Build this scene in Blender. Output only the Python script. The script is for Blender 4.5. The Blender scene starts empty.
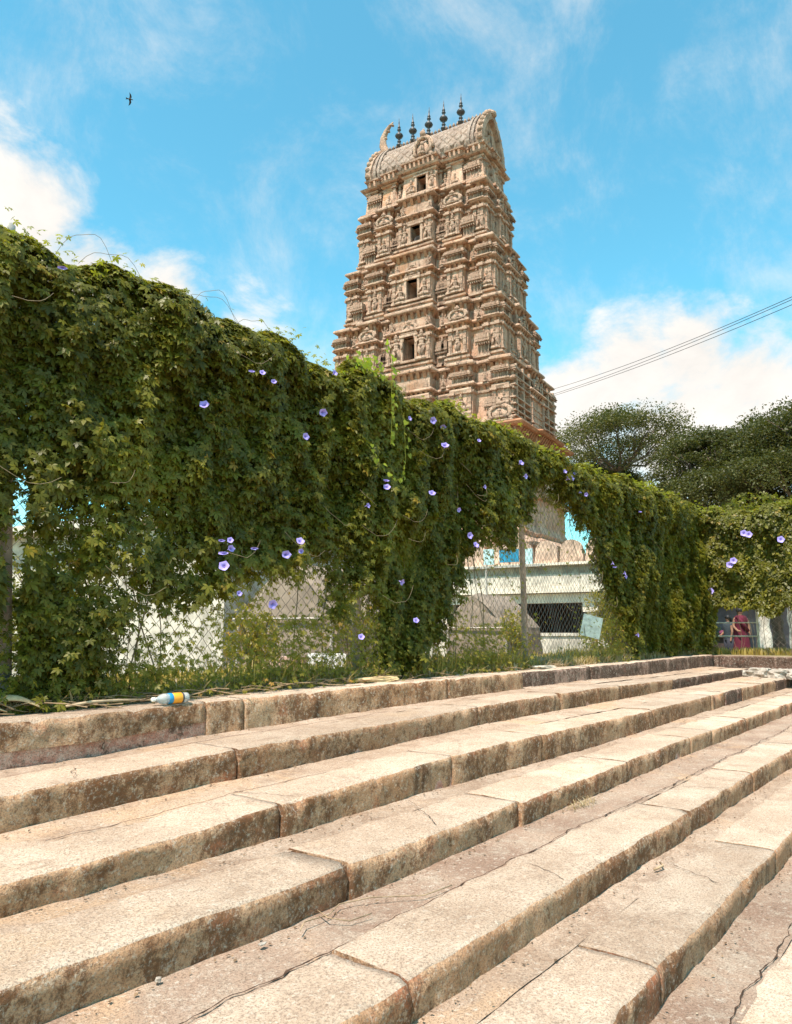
import bpy, bmesh, math, random
import numpy as np
from mathutils import Vector, Matrix, noise as mnoise
R = math.radians
random.seed(7); rng = np.random.default_rng(7)
scene = bpy.context.scene
COL = scene.collection

# ------------------------------------------------------------------ camera
# world frame: +X runs along the stone steps away from the viewer, +Y towards the fence, Z up
AZ = 37.8
cam_d = bpy.data.cameras.new('camera'); cam = bpy.data.objects.new('camera', cam_d); COL.objects.link(cam)
cam_d.sensor_fit = 'VERTICAL'; cam_d.sensor_height = 36; cam_d.lens = 36*750/1024
cam_d.clip_start = 0.05; cam_d.clip_end = 4000
cam.location = (0, 0, 1.3); cam.rotation_euler = (R(90+9.016), 0, R(AZ-90))
scene.camera = cam

# ------------------------------------------------------------------ light
SUN_AZ, SUN_EL = -150, 63              # azimuth clockwise from the view direction
def azdir(a): return Vector((math.cos(R(AZ-a)), math.sin(R(AZ-a)), 0))
def pol(a, d, z=0):
    v = azdir(a)*d; return Vector((v.x, v.y, z))
sd = azdir(SUN_AZ)*math.cos(R(SUN_EL)) + Vector((0, 0, math.sin(R(SUN_EL))))
sun_d = bpy.data.lights.new('sun', 'SUN'); sun = bpy.data.objects.new('sun', sun_d); COL.objects.link(sun)
sun_d.energy = 4.6; sun_d.angle = R(1.5); sun_d.color = (1.0, .885, .785)
sun.rotation_euler = sd.to_track_quat('Z', 'Y').to_euler()
vs = scene.view_settings
scene.display_settings.display_device = 'sRGB'
vs.view_transform = 'Standard'; vs.look = 'None'; vs.gamma = 1; vs.use_curve_mapping = False
vs.exposure = 0.80

world = bpy.data.worlds.new('World'); scene.world = world; world.use_nodes = True
wn = world.node_tree; wn.nodes.clear(); WL = wn.links.new
def wnode(t, **k):
    n = wn.nodes.new(t)
    for a, b in k.items(): setattr(n, a, b)
    return n
sky = wnode('ShaderNodeTexSky', sky_type='NISHITA', sun_disc=False)
sky.sun_elevation = R(SUN_EL); sky.sun_rotation = math.atan2(sd.x, sd.y)
sky.air_density = 1.0; sky.dust_density = 0.6; sky.ozone_density = 1.2
def wmath(op, a, b=None, c=None, clamp=False):
    n = wnode('ShaderNodeMath', operation=op, use_clamp=clamp)
    for i, v in enumerate((a, b, c)):
        if v is None: continue
        if isinstance(v, (int, float)): n.inputs[i].default_value = v
        else: WL(v, n.inputs[i])
    return n.outputs[0]
tc = wnode('ShaderNodeTexCoord'); dirv = tc.outputs['Generated']
def wnoise(scale, detail, rough, stretch=(1, 1, 1), dist=0.):
    m = wnode('ShaderNodeMapping'); m.inputs['Scale'].default_value = stretch; WL(dirv, m.inputs['Vector'])
    n = wnode('ShaderNodeTexNoise'); n.inputs['Scale'].default_value = scale; n.inputs['Detail'].default_value = detail
    n.inputs['Roughness'].default_value = rough; n.inputs['Distortion'].default_value = dist
    WL(m.outputs[0], n.inputs['Vector']); return n.outputs['Fac']
tint = wnode('ShaderNodeMix', data_type='RGBA', blend_type='MULTIPLY'); tint.inputs[0].default_value = 1
WL(sky.outputs[0], tint.inputs[6]); tint.inputs[7].default_value = (.68, 1.47, 1.27, 1)
# cumulus banks: (azimuth, tan elevation, angular radius in degrees, weight)
BANKS = [(-34, .50, 10.5, 1), (-28.3, .52, 6.3, 1), (-24.0, .46, 5.0, .92), (-18.0, .45, 4.4, .8), (-12.5, .40, 6, .42), (-30, .34, 8, .9),
         (14.5, .30, 6, 1), (18.5, .345, 6.0, 1), (22.5, .35, 6.0, 1), (26, .31, 6, .95), (22, .25, 9, 1), (31, .28, 6, .8), 
         (60, .3, 12, 1), (80, .4, 10, 1), (-60, .35, 14, 1), (-85, .5, 10, .9), (120, .4, 15, 1), (-140, .35, 16, 1), (170, .45, 12, 1)]
dens = None
for a, te, rad, w in BANKS:
    v = azdir(a)+Vector((0, 0, te)); v.normalize()
    d = wnode('ShaderNodeVectorMath', operation='DOT_PRODUCT'); WL(dirv, d.inputs[0]); d.inputs[1].default_value = v
    ang = wmath('ARCCOSINE', wmath('MINIMUM', d.outputs['Value'], .99999))
    f = wmath('SUBTRACT', 1.0, wmath('DIVIDE', ang, R(rad)))
    f = wmath('MULTIPLY', wmath('MAXIMUM', f, 0), w)
    f = wmath('POWER', f, .55)
    dens = f if dens is None else wmath('MAXIMUM', dens, f)
nz = wnoise(7, 9, .62, (1, 1, 1.5), .2)
nz2 = wnoise(5.5, 10, .70, (1.0, 1.2, .8), .35)
cl = wmath('ADD', dens, wmath('MULTIPLY', wmath('SUBTRACT', nz, .5), 1.5))
mr = wnode('ShaderNodeMapRange', interpolation_type='SMOOTHSTEP'); WL(cl, mr.inputs[0])
mr.inputs[1].default_value = .34; mr.inputs[2].default_value = .80
wis = wnode('ShaderNodeMapRange', interpolation_type='SMOOTHSTEP')
WL(wmath('ADD', wmath('MULTIPLY', nz2, .72), wmath('MULTIPLY', nz, .35)), wis.inputs[0])
wis.inputs[1].default_value = .46; wis.inputs[2].default_value = .82; wis.inputs[4].default_value = .55
mask = wmath('MAXIMUM', mr.outputs[0], wis.outputs[0], clamp=True)
sep = wnode('ShaderNodeSeparateXYZ'); WL(dirv, sep.inputs[0])
bg1 = wnode('ShaderNodeBackground'); WL(tint.outputs[2], bg1.inputs[0]); bg1.inputs[1].default_value = .128
cc = wnode('ShaderNodeMapRange'); WL(nz, cc.inputs[0]); cc.inputs[1].default_value = .35; cc.inputs[2].default_value = .62; cc.inputs[3].default_value = .54; cc.inputs[4].default_value = .64
bg2 = wnode('ShaderNodeBackground'); bg2.inputs[0].default_value = (1.0, .955, .90, 1); WL(cc.outputs[0], bg2.inputs[1])
mx = wnode('ShaderNodeMixShader'); WL(mask, mx.inputs[0]); WL(bg1.outputs[0], mx.inputs[1]); WL(bg2.outputs[0], mx.inputs[2])
wo = wnode('ShaderNodeOutputWorld'); WL(mx.outputs[0], wo.inputs[0])
scene.cycles.max_bounces = 6; scene.cycles.transparent_max_bounces = 8

# ------------------------------------------------------------------ helpers
def tag(o, label=None, cat=None, group=None, kind=None):
    if label: o['label'] = label
    if cat: o['category'] = cat
    if group: o['group'] = group
    if kind: o['kind'] = kind
    return o
def empty(name, loc, rz, label, cat, group=None):
    o = bpy.data.objects.new(name, None); COL.objects.link(o); o.location = loc; o.rotation_euler = (0, 0, rz)
    o.empty_display_size = .2
    return tag(o, label, cat, group)

class MB:
    def __init__(s): s.v = []; s.f = []; s.mi = []; s.M = None; s.m = 0
    def add(s, vs, fs, mi=None):
        b = len(s.v)
        if s.M is not None: vs = [s.M @ Vector(q) for q in vs]
        s.v.extend(tuple(q) for q in vs)
        for f in fs: s.f.append(tuple(b+i for i in f)); s.mi.append(s.m if mi is None else mi)
    def box(s, x0, x1, y0, y1, z0, z1, mi=None):
        s.add([(x0,y0,z0),(x1,y0,z0),(x1,y1,z0),(x0,y1,z0),(x0,y0,z1),(x1,y0,z1),(x1,y1,z1),(x0,y1,z1)],
              [(0,3,2,1),(4,5,6,7),(0,1,5,4),(1,2,6,5),(2,3,7,6),(3,0,4,7)], mi)
    def ell(s, c, r, n=8, m=6, mi=None):
        vs = [(c[0], c[1], c[2]-r[2])]
        for j in range(1, m):
            t = math.pi*j/m
            for i in range(n):
                p = 2*math.pi*i/n
                vs.append((c[0]+r[0]*math.sin(t)*math.cos(p), c[1]+r[1]*math.sin(t)*math.sin(p), c[2]-r[2]*math.cos(t)))
        vs.append((c[0], c[1], c[2]+r[2])); fs = []
        for i in range(n): fs.append((0, 1+(i+1) % n, 1+i))
        for j in range(m-2):
            for i in range(n):
                a = 1+j*n+i; b = 1+j*n+(i+1) % n; fs.append((a, b, b+n, a+n))
        L = len(vs)-1
        for i in range(n): fs.append((L, L-n+i, L-n+(i+1) % n))
        s.add(vs, fs, mi)
    def lathe(s, c, prof, n=12, mi=None, sx=1, sy=1):
        vs = []; fs = []
        for r, z in prof:
            for i in range(n):
                p = 2*math.pi*i/n; vs.append((c[0]+r*sx*math.cos(p), c[1]+r*sy*math.sin(p), c[2]+z))
        for j in range(len(prof)-1):
            for i in range(n):
                a = j*n+i; b = j*n+(i+1) % n; fs.append((a, b, b+n, a+n))
        fs.append(tuple(range(n))[::-1]); fs.append(tuple(len(vs)-n+i for i in range(n)))
        s.add(vs, fs, mi)
    def tube(s, pts, rad, n=6, mi=None, cap=True):
        P = [Vector(p) for p in pts]; vs = []; fs = []
        up = Vector((0, 0, 1)); 
        for i, p in enumerate(P):
            t = (P[min(i+1, len(P)-1)]-P[max(i-1, 0)])
            if t.length < 1e-9: t = Vector((0, 0, 1))
            t.normalize()
            if i == 0:
                a = t.cross(up)
                if a.length < .3: a = t.cross(Vector((1, 0, 0)))
            else: a = a-t*a.dot(t)
            a.normalize(); b = t.cross(a); r = rad[i] if hasattr(rad, '__len__') else rad
            for k in range(n):
                q = 2*math.pi*k/n; vs.append(p+a*r*math.cos(q)+b*r*math.sin(q))
        for i in range(len(P)-1):
            for k in range(n):
                x = i*n+k; y = i*n+(k+1) % n; fs.append((x, y, y+n, x+n))
        if cap: fs.append(tuple(range(n))[::-1]); fs.append(tuple(len(vs)-n+i for i in range(n)))
        s.add(vs, fs, mi)
    def prism(s, poly, y0, y1, mi=None):      # poly in (x,z)
        n = len(poly); vs = [(x, y0, z) for x, z in poly]+[(x, y1, z) for x, z in poly]
        fs = [tuple(range(n)), tuple(range(2*n-1, n-1, -1))]+[(i, i+n, (i+1) % n+n, (i+1) % n) for i in range(n)]
        s.add(vs, fs, mi)
    def build(s, name, mats, parent=None, smooth=False):
        me = bpy.data.meshes.new(name); me.from_pydata(s.v, [], s.f); me.update()
        if not isinstance(mats, (list, tuple)): mats = [mats]
        for m in mats: me.materials.append(m)
        if len(mats) > 1: me.polygons.foreach_set('material_index', s.mi)
        if smooth: me.polygons.foreach_set('use_smooth', [True]*len(me.polygons))
        bm = bmesh.new(); bm.from_mesh(me); bmesh.ops.recalc_face_normals(bm, faces=bm.faces); bm.to_mesh(me); bm.free()
        return link(name, me, parent)
def link(name, me, parent=None):
    o = bpy.data.objects.new(name, me); COL.objects.link(o)
    if parent: o.parent = parent
    return o
def child(name, me, parent, M=None):
    o = link(name, me, parent)
    if M is not None: o.matrix_local = M
    return o
def arrmesh(name, V, F, mat, parent=None, smooth=False):      # F: (n,k) array of one face size
    me = bpy.data.meshes.new(name); nv = len(V); nf, k = F.shape
    me.vertices.add(nv); me.vertices.foreach_set('co', np.ascontiguousarray(V, np.float32).ravel())
    me.loops.add(nf*k); me.loops.foreach_set('vertex_index', np.ascontiguousarray(F, np.int32).ravel())
    me.polygons.add(nf); me.polygons.foreach_set('loop_start', np.arange(0, nf*k, k, dtype=np.int32))
    me.polygons.foreach_set('loop_total', np.full(nf, k, np.int32))
    if smooth: me.polygons.foreach_set('use_smooth', np.ones(nf, bool))
    me.update(calc_edges=True); me.materials.append(mat)
    return link(name, me, parent)

# ------------------------------------------------------------------ materials
def newmat(name):
    m = bpy.data.materials.new(name); m.use_nodes = True; nt = m.node_tree; nt.nodes.clear()
    return m, nt
class NT:
    def __init__(s, nt): s.nt = nt; s.tc = nt.nodes.new('ShaderNodeTexCoord')
    def n(s, t, **k):
        x = s.nt.nodes.new(t)
        for a, b in k.items(): setattr(x, a, b)
        return x
    def L(s, a, b): s.nt.links.new(a, b)
    def noise(s, scale, detail=4, rough=.6, stretch=None, dist=0, out='Fac'):
        v = s.tc.outputs['Object']
        if stretch:
            m = s.n('ShaderNodeMapping'); m.inputs['Scale'].default_value = stretch; s.L(v, m.inputs[0]); v = m.outputs[0]
        x = s.n('ShaderNodeTexNoise'); x.inputs['Scale'].default_value = scale; x.inputs['Detail'].default_value = detail
        x.inputs['Roughness'].default_value = rough; x.inputs['Distortion'].default_value = dist; s.L(v, x.inputs['Vector'])
        return x.outputs[out]
    def rng(s, a, lo, hi, t0=0., t1=1., smooth=True):
        m = s.n('ShaderNodeMapRange', interpolation_type='SMOOTHSTEP' if smooth else 'LINEAR'); s.L(a, m.inputs[0])
        m.inputs[1].default_value = lo; m.inputs[2].default_value = hi; m.inputs[3].default_value = t0; m.inputs[4].default_value = t1
        return m.outputs[0]
    def mix(s, f, a, b, mode='MIX'):
        m = s.n('ShaderNodeMix', data_type='RGBA', blend_type=mode)
        if isinstance(f, (int, float)): m.inputs[0].default_value = f
        else: s.L(f, m.inputs[0])
        for i, v in ((6, a), (7, b)):
            if isinstance(v, (tuple, list)): m.inputs[i].default_value = (*v[:3], 1)
            else: s.L(v, m.inputs[i])
        return m.outputs[2]
    def math(s, op, a, b=0):
        m = s.n('ShaderNodeMath', operation=op)
        for i, v in enumerate((a, b)):
            if isinstance(v, (int, float)): m.inputs[i].default_value = v
            else: s.L(v, m.inputs[i])
        return m.outputs[0]
    def out(s, col, rough=.8, bump=None, bs=.3, bd=.01, spec=.3, metal=0, trans=0, alpha=None):
        p = s.n('ShaderNodeBsdfPrincipled')
        if isinstance(col, (tuple, list)): p.inputs['Base Color'].default_value = (*col[:3], 1)
        else: s.L(col, p.inputs['Base Color'])
        p.inputs['Roughness'].default_value = rough; p.inputs['Specular IOR Level'].default_value = spec
        p.inputs['Metallic'].default_value = metal; p.inputs['Transmission Weight'].default_value = trans
        if bump is not None:
            b = s.n('ShaderNodeBump'); b.inputs['Strength'].default_value = bs; b.inputs['Distance'].default_value = bd
            s.L(bump, b.inputs['Height']); s.L(b.outputs[0], p.inputs['Normal'])
        o = s.n('ShaderNodeOutputMaterial'); s.L(p.outputs[0], o.inputs[0]); return p
def simple(name, col, rough=.7, var=.25, scale=8, bump=.2, bd=.005, **k):
    m, nt = newmat(name); N = NT(nt)
    a = N.noise(scale, 6, .65)
    c = N.mix(N.rng(a, .3, .7), tuple(x*(1-var) for x in col), tuple(min(1, x*(1+var)) for x in col))
    N.out(c, rough, N.noise(scale*4, 5, .7), bump, bd, **k); return m

def granite(name, kind):
    m, nt = newmat(name); N = NT(nt)
    info = N.n('ShaderNodeObjectInfo')
    speck = N.noise(120, 2, .8); speck2 = N.noise(46, 5, .8); blot = N.noise(1.7, 6, .62, dist=.4); fine = N.noise(11, 8, .78); mid = N.noise(4.5, 8, .75, dist=.5)
    ks = .58
    if kind in ('coping', 'paving_light', 'paving'):
        if kind == 'coping':
            c = N.mix(N.rng(blot, .35, .68), (.52, .378, .275), (.68, .525, .40))
            c = N.mix(N.rng(mid, .50, .66, 0, .5), c, (.36, .25, .175))
            c = N.mix(N.rng(N.noise(2.6, 9, .8, dist=1.0), .55, .66, 0, .4), c, (.24, .165, .115))
            c = N.mix(N.rng(N.noise(1.3, 5, .6), .56, .70, 0, .45), c, (.60, .41, .26))
        elif kind == 'paving_light':
            c = N.mix(N.rng(blot, .34, .66), (.47, .335, .24), (.63, .475, .36))
            c = N.mix(N.rng(mid, .47, .62, 0, .62), c, (.31, .20, .135))
            c = N.mix(N.rng(N.noise(1.1, 4, .6, dist=.8), .53, .66, 0, .6), c, (.62, .40, .24))
        else:
            c = N.mix(N.rng(blot, .34, .66), (.33, .215, .155), (.48, .34, .25))
            c = N.mix(N.rng(mid, .46, .66, 0, .75), c, (.50, .40, .31))
            c = N.mix(N.rng(N.noise(1.1, 4, .6, dist=.8), .56, .68, 0, .7), c, (.62, .40, .24))
        c = N.mix(N.rng(N.noise(6, 9, .82, (1, 3.5, 1)), .57, .70, 0, .65), c, (.15, .095, .06))
        c = N.mix(N.rng(fine, .56, .74, 0, .55), c, (.24, .165, .115))
        c = N.mix(N.rng(fine, .44, .28, 0, .5), c, (.68, .59, .49))
    elif kind == 'riser':
        c = N.mix(N.rng(N.noise(2.2, 6, .7), .3, .7), (.48, .25, .13), (.64, .40, .245))
        st = N.noise(16, 9, .85, (1, 1, .8), dist=.2); big = N.noise(2.4, 4, .6, (1, 1, .5))
        ss = N.math('ADD', N.math('MULTIPLY', st, .62), N.math('MULTIPLY', big, .38))
        c = N.mix(N.rng(ss, .465, .545, 0, .85), c, (.15, .058, .022))
        c = N.mix(N.rng(N.noise(3.1, 7, .75), .54, .66, 0, .7), c, (.46, .17, .085))
        c = N.mix(N.rng(N.noise(24, 7, .85), .54, .63, 0, .75), c, (.66, .48, .33))
        c = N.mix(N.rng(N.noise(1.3, 4, .6, (1.8, 1, .3)), .62, .69, 0, .75), c, (.06, .033, .02))
    elif kind == 'dark':
        c = N.mix(N.rng(fine, .35, .65), (.065, .036, .026), (.17, .10, .075))
        c = N.mix(N.rng(N.noise(3.5, 7, .8, (1, 1, .5)), .53, .62, 0, .85), c, (.44, .28, .22))
        c = N.mix(N.rng(N.noise(5, 7, .8), .56, .66, 0, .7), c, (.30, .09, .06))
    elif kind == 'red':
        c = N.mix(N.rng(fine, .35, .65), (.50, .20, .14), (.72, .46, .36))
        c = N.mix(N.rng(N.noise(5, 8, .8), .5, .60, 0, .9), c, (.08, .045, .03))
    c = N.mix(N.rng(speck, .47, .64, 0, ks), c, (.15, .10, .07))
    c = N.mix(N.rng(speck2, .53, .66, 0, .55), c, (.74, .65, .54))
    c = N.mix(N.rng(N.noise(70, 4, .85), .55, .66, 0, .6), c, (.17, .115, .075))
    tintv = N.rng(info.outputs['Random'], 0, 1, .84, 1.08, False)
    cb = N.n('ShaderNodeCombineXYZ'); [N.L(tintv, cb.inputs[i]) for i in range(3)]
    c = N.mix(1.0, c, cb.outputs[0], 'MULTIPLY')
    h = N.math('ADD', N.math('MULTIPLY', speck, .3), N.math('ADD', N.math('MULTIPLY', speck2, .7), N.math('MULTIPLY', fine, 1.2)))
    N.out(c, .92, h, .8, .016, spec=.12); return m
G = {k: granite('granite_'+k, k) for k in ('coping', 'paving', 'paving_light', 'riser', 'dark', 'red')}

def soil_mat():
    m, nt = newmat('soil'); N = NT(nt)
    c = N.mix(N.rng(N.noise(2, 6, .7), .3, .7), (.20, .14, .09), (.36, .28, .19))
    c = N.mix(N.rng(N.noise(.7, 5, .6), .45, .6, 0, .6), c, (.12, .13, .04))
    N.out(c, .95, N.noise(30, 5, .7), .6, .02, spec=.1); return m
SOIL = soil_mat()
def temple_mat(name, c0, c1, orange, grime):
    m, nt = newmat(name); N = NT(nt)
    c = N.mix(N.rng(N.noise(1.4, 7, .65), .32, .68), c0, c1)
    c = N.mix(N.rng(N.noise(.75, 5, .65, dist=.5), .50, .66, 0, orange), c, (.56, .27, .13))
    c = N.mix(N.rng(N.noise(2.4, 8, .75, (1.6, 1.6, .5)), .52, .66, 0, grime), c, (.12, .085, .065))
    c = N.mix(N.rng(N.noise(7, 6, .75), .56, .72, 0, .55), c, (.14, .09, .07))
    c = N.mix(N.rng(N.noise(3.2, 5, .7, (1.5, 1.5, .16)), .56, .68, 0, grime), c, (.10, .065, .05))
    h = N.math('ADD', N.noise(6, 8, .8), N.math('MULTIPLY', N.noise(2.3, 2, .5), .5))
    N.out(c, .92, h, 1.0, .13, spec=.12); return m
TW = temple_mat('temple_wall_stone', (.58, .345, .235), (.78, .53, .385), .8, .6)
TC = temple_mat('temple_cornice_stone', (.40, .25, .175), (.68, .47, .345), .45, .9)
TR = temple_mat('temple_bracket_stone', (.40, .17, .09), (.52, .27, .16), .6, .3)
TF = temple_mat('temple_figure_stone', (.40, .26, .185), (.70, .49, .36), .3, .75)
TROOF = temple_mat('temple_roof_stone', (.34, .25, .20), (.50, .385, .31), .1, .6)
DARK = simple('dark_interior', (.02, .016, .014), .9)
COPPER = simple('blackened_copper', (.075, .07, .07), .45, .4, 9, .1, metal=.5)
PLASTER = simple('white_plaster', (.50, .445, .37), .9, .38, 2.6, .4, .02)
CREAM = simple('cream_plaster', (.72, .62, .50), .85, .15, 2)
PEACH = simple('peach_plaster', (.50, .34, .25), .9, .45, 3)
METAL = simple('weathered_steel', (.46, .40, .35), .55, .3, 14, metal=.3)
WIRE = simple('rusty_wire', (.22, .17, .14), .6, .3, 6, metal=.1)

def leaf_mat(name, a, b, hi, tl=.35, rough=.45, young=None):
    m, nt = newmat(name); N = NT(nt)
    g = N.n('ShaderNodeNewGeometry'); rnd = g.outputs['Random Per Island']
    c = N.mix(rnd, a, b)
    c = N.mix(N.rng(rnd, .955, .99, 0, 1, False), c, hi)
    if young:    # young yellow growth grows in patches
        c = N.mix(N.rng(N.noise(*young[0]), young[1], young[2], 0, young[3]), c, young[4])
    p = N.n('ShaderNodeBsdfPrincipled'); N.L(c, p.inputs['Base Color']); p.inputs['Roughness'].default_value = rough; p.inputs['Specular IOR Level'].default_value = .35
    t = N.n('ShaderNodeBsdfTranslucent'); N.L(N.mix(1, c, (1.6, 1.6, .8), 'MULTIPLY'), t.inputs[0])
    mxs = N.n('ShaderNodeMixShader'); mxs.inputs[0].default_value = tl; N.L(p.outputs[0], mxs.inputs[1]); N.L(t.outputs[0], mxs.inputs[2])
    o = N.n('ShaderNodeOutputMaterial'); N.L(mxs.outputs[0], o.inputs[0]); return m
LEAF = leaf_mat('creeper_leaf', (.070, .072, .009), (.195, .180, .019), (.30, .20, .03), tl=.42, young=((1.3, 6, .75), .50, .62, .7, (.24, .22, .022)))
LEAFD = leaf_mat('dry_creeper_leaf', (.19, .175, .025), (.34, .28, .045), (.45, .25, .06), .5)
LEAFY = leaf_mat('yellow_green_leaf', (.17, .185, .018), (.27, .27, .03), (.36, .30, .05), .45)  # yellow-green; along the creeper top this colour paints in the sunlight
TREEL = leaf_mat('tree_leaf', (.05, .055, .015), (.10, .10, .026), (.12, .10, .03), .3)
TREEL2 = leaf_mat('tree_leaf_olive', (.065, .068, .018), (.125, .12, .032), (.19, .16, .04), .3)
BARK = simple('bark', (.13, .095, .07), .9, .35, 5, .6, .02)
STEM = simple('vine_stem', (.20, .15, .09), .8, .35, 20)
GRASS = leaf_mat('grass_blade', (.30, .225, .045), (.46, .34, .10), (.56, .42, .18), .3)
STRAW = leaf_mat('dry_straw', (.30, .22, .12), (.48, .37, .22), (.55, .45, .3), .2)

# ------------------------------------------------------------------ stone steps
YE = [3.827, 3.251, 2.614, 2.094, 1.479, 1.021, .48, -.05]      # front edge of each course
ZL = [.87, .682, .538, .383, .253, .124, -.006, -.14, -.28]      # level of each tread
TOP = {0: [(1.79, .863), (4.93, .880), (8.89, .872), (12.7, .88)],
 1: [(1.55, .637), (1.99, .647), (2.53, .667), (3.25, .682), (4.19, .69), (5.52, .715), (7.53, .713), (9.54, .69), (13.7, .668)],
 2: [(1.27, .486), (2.05, .494), (2.5, .520), (3.37, .54), (4.43, .563), (6.03, .556), (7.49, .545), (10.74, .56), (14.13, .54)],
 3: [(1.03, .392), (1.66, .387), (2.11, .378), (3.51, .38), (4.8, .383), (6.83, .392), (11.19, .376)],
 4: [(1.65, .254), (3.35, .262), (4.8, .25), (7.74, .245)], 5: [(2.38, .117), (3.23, .127), (5.15, .112)]}
BOT = {0: [(1.81, .638), (2.34, .640), (2.98, .672), (3.82, .684), (4.93, .70), (6.6, .716), (8.88, .716), (10.8, .69), (14, .69)],
 1: [(1.56, .487), (2.54, .514), (4.19, .538), (5.52, .565), (7.51, .558), (14.4, .557)],
 2: [(1.27, .382), (2.51, .372), (3.37, .39), (6.01, .365), (8.57, .388), (14, .395)],
 3: [(1.14, .262), (2.11, .240), (3.53, .256), (6.8, .258), (11.1, .238)],
 4: [(2.03, .134), (3.34, .136), (4.77, .118), (7.67, .098)], 5: [(2.7, -.003), (3.99, .005), (5.1, -.010)]}
JE = simple('joint_earth', (.055, .030, .018), .95, .5, 20)
def itp(tab, x): return float(np.interp(x, [q[0] for q in tab], [q[1] for q in tab]))
def zt(k, x): return itp(TOP[k], x) if k in TOP else ZL[k]
def zb(k, x): return itp(BOT[k], x) if k in BOT else ZL[k+1]
XA, XB = -3.0, 14.0
JO = {0: [.6, 3.04, 3.34, 5.70, 7.08, 8.9, 11.04, 12.6], 1: [.2, 2.8, 5.26, 6.76, 8.24, 10.02, 11.8], 2: [.5, 2.52, 3.94, 5.1, 7.44, 9.42, 10.02, 10.84, 11.98, 12.92],
      3: [-.6, 2.4, 3.8, 5.38, 6.84, 7.5, 8.82, 10.6, 12.3], 4: [.1, 1.98, 4.76, 6.3, 8.1, 10.2, 12.4], 5: [.9, 2.84, 4.7, 6.9, 9.2, 11.6], 6: [.4, 2.9, 5.2, 8, 11], 7: [.8, 3.4, 6.2, 9, 12]}
CW = [.34, .36, .34, .36, .33, .34, .33, .33]
def fb(x, y, z, s, seed=0): return mnoise.fractal(Vector((x*s+seed*7.3, y*s+seed*3.1, z*s-seed)), .8, 2.0, 4)
def treadz(k, x, y):      # tread k lies behind edge k
    y1 = YE[k]; y0 = YE[k-1] if k else YE[0]+.5
    a = zt(k, x); b = zb(k-1, x) if k else a+.02
    return a+(b-a)*min(1, max(0, (y-y1)/(y0-y1)))
def backline(k, x, w): return YE[k]+w+.028*fb(x, k, 0, 1.5, 5)+.012*fb(x, k, 0, 7, 9)+.006*fb(x, k, 0, 25, 2)
def crack(pts, par, seed, w=.0035):
    # dark earth filling an open joint or crack, a thin raised-edge strip following the stone
    mb = MB(); vs = []
    for i, (x, y, z) in enumerate(pts):
        a = Vector(pts[max(0, i-1)]); b = Vector(pts[min(len(pts)-1, i+1)]); d = b-a; d.z = 0; d.normalize(); nr = Vector((-d.y, d.x, 0))
        ww = w*(.3+1.2*abs(fb(x, y, 0, 14, seed))*2); vs += [Vector((x, y, z))+nr*ww, Vector((x, y, z+.0012)), Vector((x, y, z))-nr*ww]
    mb.add(vs, [(i*3+q, i*3+q+1, i*3+q+4, i*3+q+3) for i in range(len(pts)-1) for q in (0, 1)])
    return mb.build('joint_earth', JE, par)
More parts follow.
